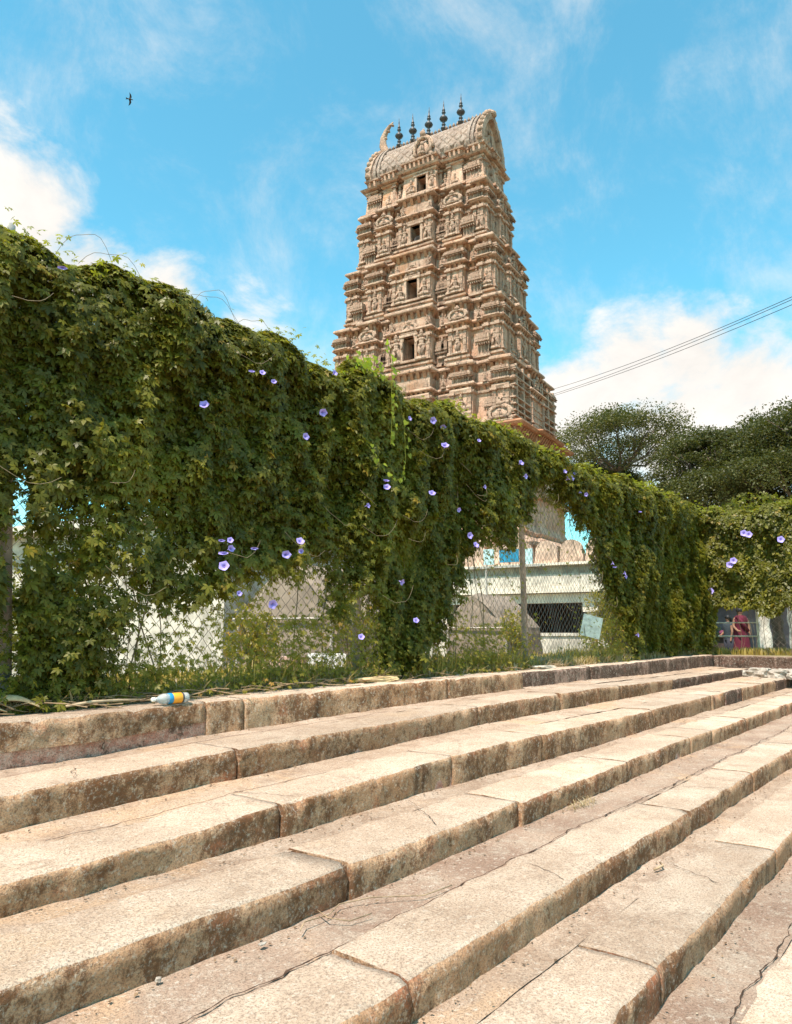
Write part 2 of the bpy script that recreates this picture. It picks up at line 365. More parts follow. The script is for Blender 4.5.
def stone_block(k, x0, x1, parent, seed):
    rnd = random.Random(seed*31+k)
    dy = rnd.uniform(-.006, .006); dz = rnd.uniform(-.004, .003); tilt = rnd.uniform(-.004, .004)
    w = CW[k]
    if k == 0 and x0 > 7.0: dy = .05
    low = .075 if (k == 0 and x1 <= 3.1) else -.05
    step = .035 if x0 < 6 else .07
    if x0 < -.5 or k > 5: step = .12
    n = max(3, int((x1-x0)/step)); g = .006
    mb = MB(); rows = []
    yf = YE[k]+dy
    for i in range(n+1):
        t = i/n; x = x0+g+(x1-x0-2*g)*t
        end = min(t, 1-t)*(x1-x0)
        yf = YE[k]+dy+.010*fb(x, k, 3, 1.7, seed)+.006*fb(x, k, 3, 6, seed)
        T = treadz(k, x, YE[k])+dz+tilt*(t-.5)
        Bz = zb(k, x)+low
        yb = backline(k, x, w)
        chip = max(0, fb(x, k, 0, 9, seed)-.18)*.07+max(0, fb(x, k, 0, 3.3, seed)-.22)*.06 + max(0, .05-end)*.35*abs(fb(x, k, 1, 5, seed))
        rad = .014+.022*abs(fb(x, k, 2, 6, seed))+chip
        pts = [(yb, T-.05), (yb, T-.006), (yb-.01, T)]
        for q in (.15, .35, .55, .75, .9): pts.append((yb+(yf+rad-yb)*q, T))
        pts += [(yf+rad, T-.001), (yf+rad*.35, T-rad*.28), (yf, T-rad)]
        H = T-rad-Bz
        for q in (.18, .38, .58, .8, 1): pts.append((yf+(.012*q if k else 0), T-rad-H*q))
        row = []
        for j, (y, z) in enumerate(pts):
            nn = fb(x, y, z, 7, seed)
            if j <= 8: z += .004*nn+.004*fb(x, y, 0, 1.6, seed)
            else: y += .007*nn+.006*fb(x, 0, z, 2.2, seed); z += .003*nn*(j < 13)
            row.append((x, y, z))
        rows.append(row)
    m = len(rows[0]); vs = [p for r in rows for p in r]
    for i in range(n):
        for j in range(m-1):
            a = i*m+j; mb.f.append((a, a+1, a+m+1, a+m)); mb.mi.append(0 if j < 9 else 1)
    mb.v = vs
    back = len(vs)
    mb.f.append(tuple(range(m))[::-1]); mb.mi.append(1)
    mb.f.append(tuple(n*m+j for j in range(m))); mb.mi.append(1)
    rm = G['riser']
    if k == 0 and x0 > 7.0: rm = G['dark']
    if (k == 1 and x0 > 10) or (k == 2 and (abs(x0-10.02) < .01 or x0 > 12.9)): rm = G['dark']
    me = bpy.data.meshes.new('stone_block'); me.from_pydata(mb.v, [], mb.f)
    me.materials.append(G['coping']); me.materials.append(rm)
    me.polygons.foreach_set('material_index', mb.mi)
    bm = bmesh.new(); bm.from_mesh(me); bmesh.ops.recalc_face_normals(bm, faces=bm.faces)
    bm.to_mesh(me); bm.free()
    for p in me.polygons: p.use_smooth = len(p.vertices) == 4
    return link('stone_block', me, parent)
SLAB = ['topmost granite kerb course directly under the creeper fence, with reddish lower face',
        'second granite step course down from the fence, directly below the kerb course',
        'third granite step down from the fence, with blackened blocks near its far right end',
        'fourth granite step down from the fence, its brown stained face crossing the left middle',
        'fifth granite step from the fence, wide pale blocks with a long cracked joint behind',
        'sixth granite step from the fence, cutting the lower right of the view',
        'seventh granite step from the fence, only its pale cracked corner shows at bottom right',
        'lowest granite step, nearest the viewer, below the cracked bottom right corner']
for k in range(8):
    e = empty('stone_step', (0, 0, 0), 0, SLAB[k], 'step', 'granite steps of the temple tank')
    xs = [XA]+JO[k]+[XB+(.25 if k == 0 else 0)]
    for i in range(len(xs)-1): stone_block(k, xs[i], xs[i+1], e, i+1)
STEPS = [o for o in COL.objects if o.name.startswith('stone_step')]
for k in (4, 6, 1, 2):
    e = STEPS[k]; x0, x1 = ((-1, 13.8), (-1, 8), (2.3, 4.6), (1.6, 3.2))[(4, 6, 1, 2).index(k)]; n = int((x1-x0)/.03); pts = []
    for i in range(n): x = x0+(x1-x0)*i/n; y = backline(k, x, CW[k])+.004; pts.append((x, y, treadz(k, x, y)+.0035+.004*fb(x, y, 0, 1.6, 1)))
    crack(pts, e, k, .0026 if k in (4, 6) else .0016)
for k, x, y0_, y1_, dx in ((4, 3.1, 1.50, 1.72, .10), (4, 5.5, 1.52, 1.78, -.12), (2, 2.65, 2.66, 2.98, -.1), (3, 3.1, 2.15, 2.55, .3), (5, 3.9, 1.1, 1.36, .15), (1, 1.9, 3.3, 3.6, .15), (3, 8.2, 2.1, 2.4, .1), (2, 6.2, 2.66, 3.1, .2), (4, 8.9, 1.5, 1.8, .1)):
    pts = [(x+dx*t+.02*fb(t, x, 0, 5, 3), y0_+(y1_-y0_)*t, 0) for t in np.linspace(0, 1, 22)]
    crack([(a_, b_, treadz(k, a_, b_)+.006+.004*fb(a_, b_, 0, 1.6, 1)) for a_, b_, _ in pts], STEPS[k], k, .0013)
# rougher paving behind each row of blocks
for k in range(1, 8):
    y0 = YE[k]+CW[k]-.03; y1 = YE[k-1]+.06
    nx = 240; ny = 10; V = []; 
    for i in range(nx+1):
        x = XA+(XB-XA)*(i/nx)**1.3 if False else XA+(XB-XA)*i/nx
        for j in range(ny+1):
            y = y0+(y1-y0)*j/ny
            V.append((x, y, treadz(k, x, y)-.004+.007*fb(x, y, 0, 2.5, k)+.004*fb(x, y, 0, 12, k)))
    F = [(i*(ny+1)+j, (i+1)*(ny+1)+j, (i+1)*(ny+1)+j+1, i*(ny+1)+j+1) for i in range(nx) for j in range(ny)]
    o = arrmesh('paving', np.array(V), np.array(F), G['paving' if k in (4, 6) else 'paving_light'], smooth=True); tag(o, kind='structure')
# earth core under the blocks, seen only down the joints
mb = MB()
for k in range(8):
    for i in range(34):
        x0 = XA+i*.5; x1 = x0+.5
        a0 = zt(k, x0)-.055; a1 = zt(k, x1)-.055; yf = YE[k]+.022+(.07 if k == 0 and x1 > 6.5 else 0); yb = (YE[k-1]+.05) if k else YE[0]+.6
        lo = ZL[k+1]-.12
        mb.add([(x0, yf, lo), (x1, yf, lo), (x1, yf, a1), (x0, yf, a0), (x0, yb, a0), (x1, yb, a1)], [(0, 1, 2, 3), (3, 2, 5, 4)], 0)
tag(mb.build('terrain', [G['red']]), kind='structure')
# far side of the tank: kerb and one ledge
e = empty('far_kerb', (0, 0, 0), 0, 'dark weathered kerb closing the far end of the tank at right', 'kerb')
e2 = empty('far_ledge', (0, 0, 0), 0, 'low stone ledge with rubble on it at the far end of the steps', 'step')
def far_block(y0, y1, x, w, ztop, zbot, par, mat, seed):
    mb = MB(); n = 14; rows = []
    for i in range(n+1):
        y = y0+.006+(y1-y0-.012)*i/n; r = .015+.01*abs(fb(x, y, 0, 4, seed))
        for (px, pz) in ((x+w, ztop-.05), (x+w, ztop), (x+w*.5, ztop), (x+r, ztop), (x, ztop-r), (x, (ztop+zbot)/2), (x, zbot)):
            nn = fb(px, y, pz, 5, seed); rows.append((px+.012*nn, y, pz+.006*nn))
    mb.v = rows
    for i in range(n):
        for j in range(6): mb.f.append((i*7+j, i*7+j+1, i*7+j+8, i*7+j+7)); mb.mi.append(0 if j < 3 else 1)
    mb.f += [tuple(range(7)), tuple(n*7+j for j in range(7))]; mb.mi += [1, 1]
    mb.build('stone_block', [G['paving'], mat], par)
for i, y in enumerate(np.arange(-6, 3.8, 1.4)):
    far_block(y, min(y+1.4, 4.05), 14.3, .5, .86, .60, e, G['dark'], i)
    if y < 3.3: far_block(y, min(y+1.4, 3.3), 14.0, .32, .665, .38, e2, G['dark'], i+9)
mb = MB()
for k in range(2, 8):
    mb.box(14.02+.0*k, 14.35, -6, YE[k]+.4, ZL[k]-.5, .60-.0*k, 0) if k == 2 else None
tag(mb.build('terrain', [G['red']]), kind='structure')

# ------------------------------------------------------------------ ground (outside the tank) and tank floor
def gz(x, y):
    d = max(y-5.2, (x-15.6), -x-4 if y > 3.8 else 0, 0)
    base = .875-.5*min(1, max(0, d)/7)**1.0
    return base
mb = MB()
xs = [-2500, -600, -150, -40, -12]+[i*.5 for i in range(-18, 60)]+[32, 36, 42, 50, 70, 120, 300, 900, 2500]
ys = [-2500, -600, -150, -60, -20, -6, -2, 0, 2, 3, YE[0]+.33]+[4.4+.4*i for i in range(24)]+[15, 18, 24, 34, 60, 120, 300, 900, 2500]
idx = {}
def gv(i, j):
    if (i, j) not in idx:
        x, y = xs[i], ys[j]; z = gz(x, y)
        if abs(x) < 60 and abs(y) < 60: z += .02*fb(x, y, 0, .9, 3)
        idx[(i, j)] = len(mb.v); mb.v.append((x, y, z-.012))
    return idx[(i, j)]
for i in range(len(xs)-1):
    for j in range(len(ys)-1):
        if xs[i+1] <= 14.5 and ys[j+1] <= YE[0]+.34 and xs[i] >= -12: continue
        mb.f.append((gv(i, j), gv(i+1, j), gv(i+1, j+1), gv(i, j+1))); mb.mi.append(0)
tag(mb.build('ground', SOIL, smooth=True), kind='structure')
mb = MB(); mb.add([(-12, -2600, -.28), (14.6, -2600, -.28), (14.6, .3, -.28), (-12, .3, -.28)], [(0, 1, 2, 3)]); tag(mb.build('tank_floor', G['paving']), kind='structure')

# ------------------------------------------------------------------ chain-link fences
YF = 4.257; XC = 14.95
def chain_mesh(mb, a0, a1, z0, z1, fn, pitch=.10, r=.0026):
    pitch = pitch/2; n = int((a1-a0)/pitch); m = int((z1-z0)/pitch)
    for i in range(n):
        pts = []
        for j in range(m+1):
            s = ((i+j) % 2)*pitch; aa = a0+i*pitch+s; off = .004 if (i+j) % 2 else -.004
            zz = z0+(z1-z0)*j/m
            sag = .03*math.sin(aa*2.1+zz*1.3)+.012*math.sin(aa*9+zz*5)
            pts.append(fn(aa+.01*math.sin(zz*7+aa), sag+off, zz))
        mb.tube(pts, r, 3, cap=False)
def post_mesh(top):
    mb = MB(); mb.lathe((0, 0, -.15), [(.036, 0), (.034, top-.0+.15), (.036, top+.15), (.041, top+.17), (.041, top+.24), (.025, top+.26)], 12)
    return mb
f1 = empty('chain_link_fence', (0, YF+.06, .875), 0, 'long chain-link fence on steel posts running beside the stone steps', 'fence')
for i, x in enumerate([-4, -1, 2.02, 5.01, 8.06, 11.32, 14.6]):
    mb = post_mesh(2.62 if i != 2 else 2.70)
    o = mb.build('post', METAL, f1, True); o.location = (x if i != 2 else 2.04, .0, 0); o.rotation_euler = (R(random.uniform(-.5, .5)), R(random.uniform(-.5, .5) if i != 2 else -4.2), 0)
mb = MB(); mb.box(-.10, .10, -.09, .09, -.1, .14); mb.box(-.085, .085, -.075, .075, .14, .17)
o = mb.build('footing', simple('grey_concrete', (.42, .39, .37), .9), f1); o.location = (2.03, .0, 0)
mb = MB(); chain_mesh(mb, -4, 14.6, .02, 2.55, lambda a, o, z: (a, -.055+o, z)); mb.build('wire_mesh', WIRE, f1)
mb = MB()
for z in (.06, 2.5): mb.tube([(-4+.5*i, -.06, z+.012*math.sin(i*1.7)) for i in range(38)], .004, 4)
mb.build('tension_wire', WIRE, f1)
f2 = empty('chain_link_fence', (XC+.06, 0, .86), 0, 'far chain-link fence crossing the end of the tank, with a white stained concrete post', 'fence')
for y in (-5, -2.2, .6):
    o = post_mesh(2.55).build('post', METAL, f2, True); o.location = (0, y, 0)
mb = MB(); chain_mesh(mb, -5, 3.3, .02, 2.45, lambda a, o, z: (-.055+o, a, z), .11, .003); mb.build('wire_mesh', WIRE, f2)

# ------------------------------------------------------------------ creepers
def leaf_template(lobes=5, r=1., droop=.25):
    V = [(0, 0, 0)]; F = []
    angs = np.linspace(-112, 112, lobes) if lobes > 1 else [0]
    for i, a in enumerate(angs):
        L = r*(1-.34*(abs(a)/112)**1.3); w = 23 if lobes >= 5 else 34
        for (aa, rr, z) in ((a-w, L*.58, -droop*.25*L), (a, L, -droop*L), (a+w, L*.58, -droop*.25*L)):
            V.append((rr*math.sin(R(aa)), -rr*math.cos(R(aa)), z))
        b = 1+3*i; F.append((0, b, b+1, b+2))
    return np.array(V), np.array(F)
def heart_template():
    V = [(0, 0, 0), (.55, .22, -.05), (.62, -.35, -.1), (0, -1.1, -.25), (-.62, -.35, -.1), (-.55, .22, -.05)]
    return np.array(V), np.array([(0, 1, 2, 3), (0, 3, 4, 5)])
def scatter(P, Nrm, size, tmpl, roll=None, rg=rng):
    """leaf copies at P, facing Nrm, tips hanging down"""
    V, F = tmpl; n = len(P)
    Nn = Nrm/np.linalg.norm(Nrm, axis=1)[:, None]
    up = np.tile(np.array([0, 0, 1.]), (n, 1))
    X = np.cross(up, Nn); X /= (np.linalg.norm(X, axis=1)[:, None]+1e-9); Yv = np.cross(Nn, X)
    if roll is None: roll = rg.normal(0, .7, n)
    c, s = np.cos(roll)[:, None], np.sin(roll)[:, None]
    X2 = X*c+Yv*s; Y2 = -X*s+Yv*c
    out = P[:, None, :]+size[:, None, None]*(V[None, :, 0, None]*X2[:, None, :]+V[None, :, 1, None]*Y2[:, None, :]+V[None, :, 2, None]*Nn[:, None, :])
    FF = (F[None]+(np.arange(n)*len(V))[:, None, None]).reshape(-1, F.shape[1])
    return out.reshape(-1, 3), FF
_tab = rng.random((64, 64, 64))
def vn3(p, s, seed=0):     # numpy value noise, 0..1
    q = p*s+seed*17.31; i = np.floor(q).astype(int); f = q-i; f = f*f*(3-2*f); o = 0
    for a in (0, 1):
        for b in (0, 1):
            for c in (0, 1):
                w = (f[:, 0] if a else 1-f[:, 0])*(f[:, 1] if b else 1-f[:, 1])*(f[:, 2] if c else 1-f[:, 2])
                o = o+w*_tab[(i[:, 0]+a) % 64, (i[:, 1]+b) % 64, (i[:, 2]+c) % 64]
    return o
BOTX = [(-4, 1.0), (1.98, .93), (2.32, .90), (2.60, .88), (2.75, 1.12), (2.95, 1.40), (3.1, 1.55), (3.64, 1.60), (4.25, 1.70), (4.72, 1.60), (5.01, 1.55), (5.22, 1.45), (5.36, 1.15), (5.6, 1.0), (6.02, .97), (6.35, 1.15), (6.62, 1.6),
        (7.02, 2.02), (7.41, 2.15), (7.89, 2.35), (8.2, 2.72), (8.6, 3.05), (9.19, 3.14), (9.60, 3.0), (10.0, 2.62), (10.45, 2.25), (10.8, 1.75), (11.2, 1.3), (11.7, .97), (14.9, .86)]
BOTX = [(x*.968 if x > 2.5 else x, z) for x, z in BOTX]
TOPX = [(-4, 3.6), (1.76, 3.61), (2.12, 3.60), (2.61, 3.60), (3.17, 3.62), (3.86, 3.57), (4.4, 3.53), (4.62, 3.56), (4.8, 3.66), (5.0, 3.62), (5.4, 3.57), (6.42, 3.60), (7.48, 3.63), (8.48, 3.57), (9.06, 3.52), (10.03, 3.56), (11.18, 3.64), (13.03, 3.68), (15.2, 3.66)]
BOTY = [(-5, 1.5), (2.5, 1.6), (2.9, 1.68), (3.27, 1.74), (3.53, 1.68), (3.9, 1.75), (4.1, 1.2), (4.4, .9)]
def creeper(axis, a0, a1, nleaf, bot, top, tmpl, size, label, stems=60):
    """axis 'x': fence plane y=YF ; axis 'y': plane x=XC"""
    root = empty('flowering_creeper', (a0, YF, .875) if axis == 'x' else (XC, a1, .875), 0, label, 'creeper')
    bx, bz = zip(*bot); tx, tz = zip(*top)
    A = rng.uniform(a0, a1, nleaf*2); 
    T = np.interp(A, tx, tz) + .05*np.sin(A*5.3)+.03*np.sin(A*13.1+1)
    B = np.interp(A, bx, bz)
    Z = rng.uniform(.86, 3.75, nleaf*2)
    p2 = np.stack([A, np.zeros_like(A), Z], 1)
    rag = (vn3(p2, 3.1, 2)-.5)*.7+(vn3(p2*np.array([1, 1, .35]), 8, 5)-.5)*.55
    inside = (Z < T)&(Z > B+rag*.8)
    fade = np.clip((Z-(B+rag*.8))/.45, 0, 1)
    h = np.clip((T-Z)/2.6, 0, 1)
    # thin places where the background shows through
    thin = np.ones_like(A)
    if axis == 'x':
        lowleft = np.clip((3.6-A)/.7, 0, 1)*np.clip((2.75-Z)/.8, 0, 1)*.9
        mid = np.clip((A-2.2)/.5, 0, 1)*np.clip((5.6-A)/.6, 0, 1)*np.clip((2.25-Z)/.5, 0, 1)
        gap = np.clip((A-6.2)/.4, 0, 1)*np.clip((11-A)/.6, 0, 1)*np.clip((3.1-Z)/.8, 0, 1)
        loose = np.maximum(np.maximum(lowleft, mid*.8), gap*.9)
        cl = vn3(p2, 4.2, 9)*.6+vn3(p2, 10, 4)*.4
        thin = 1-loose*np.clip(.62+(.52-cl)*3.2, 0, .93)
    keep = inside & (rng.random(len(A)) < (.25+.75*fade)*thin)
    A, Z, T, h = A[keep], Z[keep], T[keep], h[keep]; p2 = p2[keep]; fade = fade[keep]
    # cushions and hanging folds
    cush = (vn3(p2*np.array([1, 1, .55]), 2.6, 1)-.5)*.34+(vn3(p2*np.array([1, 1, .45]), 6.5, 3)-.5)*.24
    thick = .17+.10*np.clip(1-abs(T-Z-.25)/.5, 0, 1)
    rnd = np.clip((T-Z)/.22, 0, 1)**.5              # rounded shoulder at the top
    side = np.where(rng.random(len(A)) < .80, -1, 1)
    dep = rng.random(len(A))**.95
    off = side*(thick+np.where(side < 0, cush, 0))*rnd*dep
    hole = (vn3(p2, 5.5, 8)*.6+vn3(p2, 13, 18)*.4 > .53) & (dep > .42) & (T-Z > .12)    # dark pockets between cushions
    sel = ~hole | (rng.random(len(A)) < .16)
    A, Z, off, T, side, rnd, dep = [q[sel] for q in (A, Z, off, T, side, rnd, dep)]
    if axis == 'x':       # the first two posts stand free of leaves on their lower half
        ap = A*YF/(YF+np.minimum(off, .05)); zp = 1.3+(Z-1.3)*YF/(YF+off)
        sel = ~((off < .1) & (((ap > 1.95) & (ap < 2.065) & (zp > 1.05) & (zp < 2.2)) | ((ap > 4.94) & (ap < 5.06) & (zp < 1.58))))
        A, Z, off, T, side, rnd, dep = [q[sel] for q in (A, Z, off, T, side, rnd, dep)]
    n = len(A)
    shoulder = 1-rnd
    nx = rng.normal(0, .45, n); nz = rng.normal(.55, .35, n)+shoulder*1.5; ny = side*(1-.5*shoulder)+rng.normal(0, .35, n)
    if axis == 'x': P = np.stack([A, YF+off, Z], 1); N = np.stack([nx, ny, nz], 1)
    else: P = np.stack([XC+off, A, Z], 1); N = np.stack([ny, nx, nz], 1)
    sz = size*(.55+1.0*rng.random(n)**1.6)*(.85+.4*vn3(np.stack([A, A*0, Z], 1), 2.2, 44))
    V, F = scatter(P, N, sz, tmpl)
    arrmesh('foliage', V, F, LEAF, root)
    # inner woody stems
    mb = MB()
    for i in range(stems):
        a = random.uniform(a0, a1); z = .86
        if axis == 'x' and (6.6 < a < 11.3 or 3.0 < a < 5.2) and i % 6: continue
        dx = random.uniform(-.4, .4); pts = []
        topz = float(np.interp(a, tx, tz))-.15
        for k in range(12):
            t = k/11; aa = a+dx*t+.06*math.sin(t*9+i); zz = z+(topz-z)*t; oo = .03*math.sin(t*14+i*2)
            pts.append((aa, YF+oo, zz) if axis == 'x' else (XC+oo, aa, zz))
        mb.tube(pts, random.uniform(.002, .006), 4)
    if axis == 'x':   # loose dry runners crossing the face and tendrils against the sky
        for i in range(34):
            a = random.uniform(1.6, 12); z = random.uniform(1.5, 3.4); L = random.uniform(.15, .5); d = random.choice((-1, 1)); pts = []
            for k in range(8):
                t = k/7; pts.append((a+d*L*t, YF-.30-.06*math.sin(t*3), z-.25*L*math.sin(t*3.1)*random.uniform(.9, 1.1)-.1*t))
            mb.tube(pts, .0016, 4)
        for (a, L, hh) in ((2.10, .42, .22), (2.25, .5, .16), (3.0, .55, .14), (3.1, .4, .20), (3.5, .4, .12), (3.8, .3, .08), (5.9, .2, .06)):
            z0 = float(np.interp(a, tx, tz)); pts = [(a+L*t, YF-.05*t, z0-.03+hh*math.sin(math.pi*min(1, t*1.05))+.02*math.sin(t*12)) for t in np.linspace(0, 1, 12)]
            mb.tube(pts, .0016, 4)
    mb.build('stem', STEM, root)
    return root
c1 = creeper('x', -1.5, 15.2, 400000, BOTX, TOPX, leaf_template(5), .042, 'dense green creeper with pale violet flowers hanging over the long fence beside the steps', 150)
c2 = creeper('y', -5, 4.45, 140000, BOTY, [(-5, 3.66), (2.5, 3.60), (3.4, 3.56), (4.6, 3.62)], leaf_template(3), .055, 'green creeper covering the far fence across the end of the tank', 60)
# sparse dry leaves climbing the open chain-link windows
n = 20000; A = rng.uniform(1.7, 11.6, n); Z = rng.uniform(.9, 2.9, n); cl = vn3(np.stack([A, A*0, Z], 1), 2.3, 13)*.5+vn3(np.stack([A, A*0, Z], 1), 7, 6)*.5
k = (rng.random(n) < np.clip((cl-.38)*4, .10, 1)*np.clip(1.15-abs(Z-np.interp(A, *zip(*BOTX))+.05)/.55, .16, 1)*np.where((A > 8.25) & (A < 10.3), .35, 1)); A, Z = A[k], Z[k]; n = len(A)
V, F = scatter(np.stack([A, YF+rng.normal(-.02, .07, n), Z], 1), np.stack([rng.normal(0, .6, n), -np.ones(n), rng.normal(.4, .5, n)], 1), .030*rng.uniform(.6, 1.3, n), leaf_template(5))
arrmesh('sparse_foliage', V, F, LEAFD, c1)
# yellow-green leaves colour in the sunlit top edge; then the bright strand over the face
def top_lit_leaves(root, axis, a0, a1, n, top, size=.05):
    tx, tz = zip(*top); A = rng.uniform(a0, a1, n); cl = vn3(np.stack([A, A*0, A*0], 1), 1.9, 21)
    k = rng.random(n) < np.clip((cl-.35)*3, .08, 1); A = A[k]; n = len(A); Z = np.interp(A, tx, tz)+.05*np.sin(A*5.3)+.03*np.sin(A*13.1+1)+rng.uniform(-.14, .015, n); o = rng.normal(-.06, .10, n)
    P = np.stack([A, YF+o, Z], 1) if axis == 'x' else np.stack([XC+o, A, Z], 1)
    N = np.stack([rng.normal(0, .5, n), rng.normal(-.3, .5, n), np.ones(n)], 1)
    V, F = scatter(P, N, size*rng.uniform(.5, 1.2, n), leaf_template(5)); arrmesh('sunlit_top_foliage', V, F, LEAFY, root)
top_lit_leaves(c1, 'x', 1.5, 15, 5200, TOPX, .038); top_lit_leaves(c2, 'y', 0, 4.4, 1800, [(-5, 3.66), (2.5, 3.60), (3.4, 3.56), (4.6, 3.62)], .06)
path = [(4.78, 3.74), (4.86, 3.62), (4.88, 3.45), (4.87, 3.28), (4.88, 3.12), (4.87, 2.98), (4.86, 2.86)]; path2 = [(4.55, 2.80), (4.68, 2.70), (4.80, 2.60), (4.93, 2.56), (5.03, 2.60), (5.07, 2.75), (5.06, 2.95), (5.05, 3.1)]
pp = []
for q, dn in ((path, 26), (path2, 22)):
    for t in np.linspace(0, len(q)-1.001, dn):
        i = int(t); f = t-i; pp.append((q[i][0]*(1-f)+q[i+1][0]*f+random.uniform(-.03, .03), YF-.45+random.uniform(-.03, .02), q[i][1]*(1-f)+q[i+1][1]*f))
for _ in range(60): pp.append((random.gauss(4.80, .12), YF-.22+random.uniform(-.12, .1), random.gauss(3.58, .05)))
P = np.array(pp); n = len(P)
V, F = scatter(P, np.stack([rng.normal(0, .3, n), -np.ones(n), rng.normal(.3, .3, n)], 1), .036*rng.uniform(.7, 1.2, n), heart_template(), rng.normal(0, .4, n))
arrmesh('bright_shoot', V, F, leaf_mat('lime_leaf', (.27, .32, .025), (.38, .42, .04), (.45, .42, .05), .5), c1)
mb = MB()
for q in (path, path2): mb.tube([(a, YF-.43, z) for a, z in q], .003, 4)
mb.build('shoot_stem', LEAFY, c1)
# flowers
def petal_mat():
    m, nt = newmat('violet_petal'); N = NT(nt)
    v = N.n('ShaderNodeVectorMath', operation='LENGTH'); N.L(N.tc.outputs['Object'], v.inputs[0])
    c = N.mix(N.rng(v.outputs['Value'], .004, .018), (.10, .02, .22), (.34, .27, .66))
    N.out(c, .5); return m
PET = petal_mat()
mb = MB(); ring = 15; prof = [(.004, -.032), (.007, -.018), (.014, -.006), (.028, .001), (.040, .003)]
vs = []; 
for r, z in prof:
    for i in range(ring):
        p = 2*math.pi*i/ring; w = 1+(.10*math.cos(5*p) if r > .02 else 0); vs.append((r*w*math.cos(p), r*w*math.sin(p), z+(.003*math.cos(5*p) if r > .02 else 0)))
fs = [(j*ring+i, j*ring+(i+1) % ring, (j+1)*ring+(i+1) % ring, (j+1)*ring+i) for j in range(4) for i in range(ring)]
mb.add(vs, fs); mb.add([(.012*math.cos(2*math.pi*i/6)*.4, .012*math.sin(2*math.pi*i/6)*.4, -.012) for i in range(6)], [tuple(range(6))])
flo = mb.build('flower', PET, c1, True)
FX = [(2.15,3.50),(3.68,3.27),(3.79,3.29),(3.91,3.25),(3.25,2.9),(4.62,3.52),(4.28,2.88),(5.08,2.41),(5.34,2.68),(5.35,2.62),(5.71,3.36),(6.11,3.43),(6.29,3.40),(6.32,3.21),(6.08,2.67),(6.57,2.56),(7.11,2.89),(6.78,2.31),(6.9,2.22),(3.45,1.94),(3.53,1.95),(3.54,1.89),(3.47,1.85),(3.48,1.76),(3.76,1.91),(4.09,1.89),(4.24,2.01),(4.25,1.93),(3.63,1.57),(3.96,1.5),(5.58,1.75),(5.8,1.4),(4.48,3.13),(7.97,3.32),(8.08,3.17),(9.2,3.42),(9.29,3.34),(9.66,3.2),(9.86,3.2),(10.73,2.29),(11.19,2.17),(11.98,3.22),(10.79,2.24),(11.23,2.12),(11.61,1.24),(9.5,3.44),(9.4,3.36),(7.0,3.4),(5.0,1.25)]
first = True
for (a, z) in FX:
    o = flo if first else flo.copy()
    if not first: COL.objects.link(o); o.parent = c1
    first = False
    # flower stands just proud of the leaves, seen along the slanting line of sight
    off = .30 + .05*random.random(); t = (YF-off)/YF
    o.location = (a*t, YF-off, 1.3+(z-1.3)*t)
    nrm = Vector((-.45+random.uniform(-.8, .7), -1, random.uniform(-.5, .8)))
    o.rotation_euler = nrm.to_track_quat('Z', 'Y').to_euler(); s = random.uniform(.42, .8)*(1+.03*a); o.scale = (s, s*random.choice((.35, .8, .9, 1, 1)), s*random.uniform(.9, 1.6))
for (y, z) in [(3.3, 3.06), (3.22, 3.03), (3.58, 2.5), (3.51, 2.57), (3.95, 2.03), (2.7, 2.9)]:
    o = flo.copy(); COL.objects.link(o); o.parent = c2; o.location = (XC-.36, y, z); o.rotation_euler = Vector((-1, -.3, .2)).to_track_quat('Z', 'Y').to_euler(); o.scale = (1.5,)*3
for o in c1.children: o.matrix_parent_inverse = Matrix.Translation(-c1.location)
for o in c2.children: o.matrix_parent_inverse = Matrix.Translation(-c2.location)

# ------------------------------------------------------------------ grass, weeds, litter
def blades(name, P, H, mat, kind='stuff', w=.006, lean=.35):
    n = len(P); a = rng.uniform(0, 2*np.pi, n); d = np.stack([np.cos(a), np.sin(a), np.zeros(n)], 1); s = np.stack([-np.sin(a), np.cos(a), np.zeros(n)], 1)
    ln = (rng.random(n)*lean)[:, None]*H[:, None]; z = np.array([0, 0, 1.]); ww = w*(.6+rng.random(n))[:, None]
    V = np.stack([P-s*ww, P+s*ww, P+d*ln*.45+z*H[:, None]*.6+s*ww*.8, P+d*ln*.45+z*H[:, None]*.6-s*ww*.8, P+d*ln*1.2+z*H[:, None]*.97+s*ww*.15, P+d*ln*1.2+z*H[:, None]*.97-s*ww*.15], 1).reshape(-1, 3)
    b = np.arange(n)[:, None]*6; F = np.concatenate([b+np.array([0, 1, 2, 3]), b+np.array([3, 2, 4, 5])])
    o = arrmesh(name, V, F, mat); 
    if kind: o['kind'] = kind
    return o
def strip(n, x0, x1, y0, y1, seed):
    x = rng.uniform(x0, x1, n); y = rng.uniform(y0, y1, n); p = np.stack([x, y, np.zeros(n)], 1); d = vn3(p, 1.7, seed)*.6+vn3(p, 6, seed)*.4
    k = rng.random(n) < np.clip((d-.32)*3.2, .03, 1); p = p[k]; d = d[k]
    p[:, 2] = [gz(a, b)-.015 for a, b, _ in p]; return p, d
p, d = strip(20000, 2.6, 14.6, 4.13, 4.75, 31); blades('grass', p, (.03+.13*rng.random(len(p))*d*1.6), GRASS, w=.004, lean=.8)
p, d = strip(26000, -2, 14.6, 4.10, 4.7, 37); blades('dry_grass', p, (.03+.12*rng.random(len(p))*d*1.6), STRAW, lean=1.3)
p, d = strip(9000, 14.95, 15.9, -4, 4.2, 33); blades('grass', p, (.07+.09*rng.random(len(p))), GRASS, w=.010)
p, d = strip(12000, 2, 24, 4.8, 9, 35); blades('grass', p, (.06+.22*rng.random(len(p))*d), GRASS, w=.012)
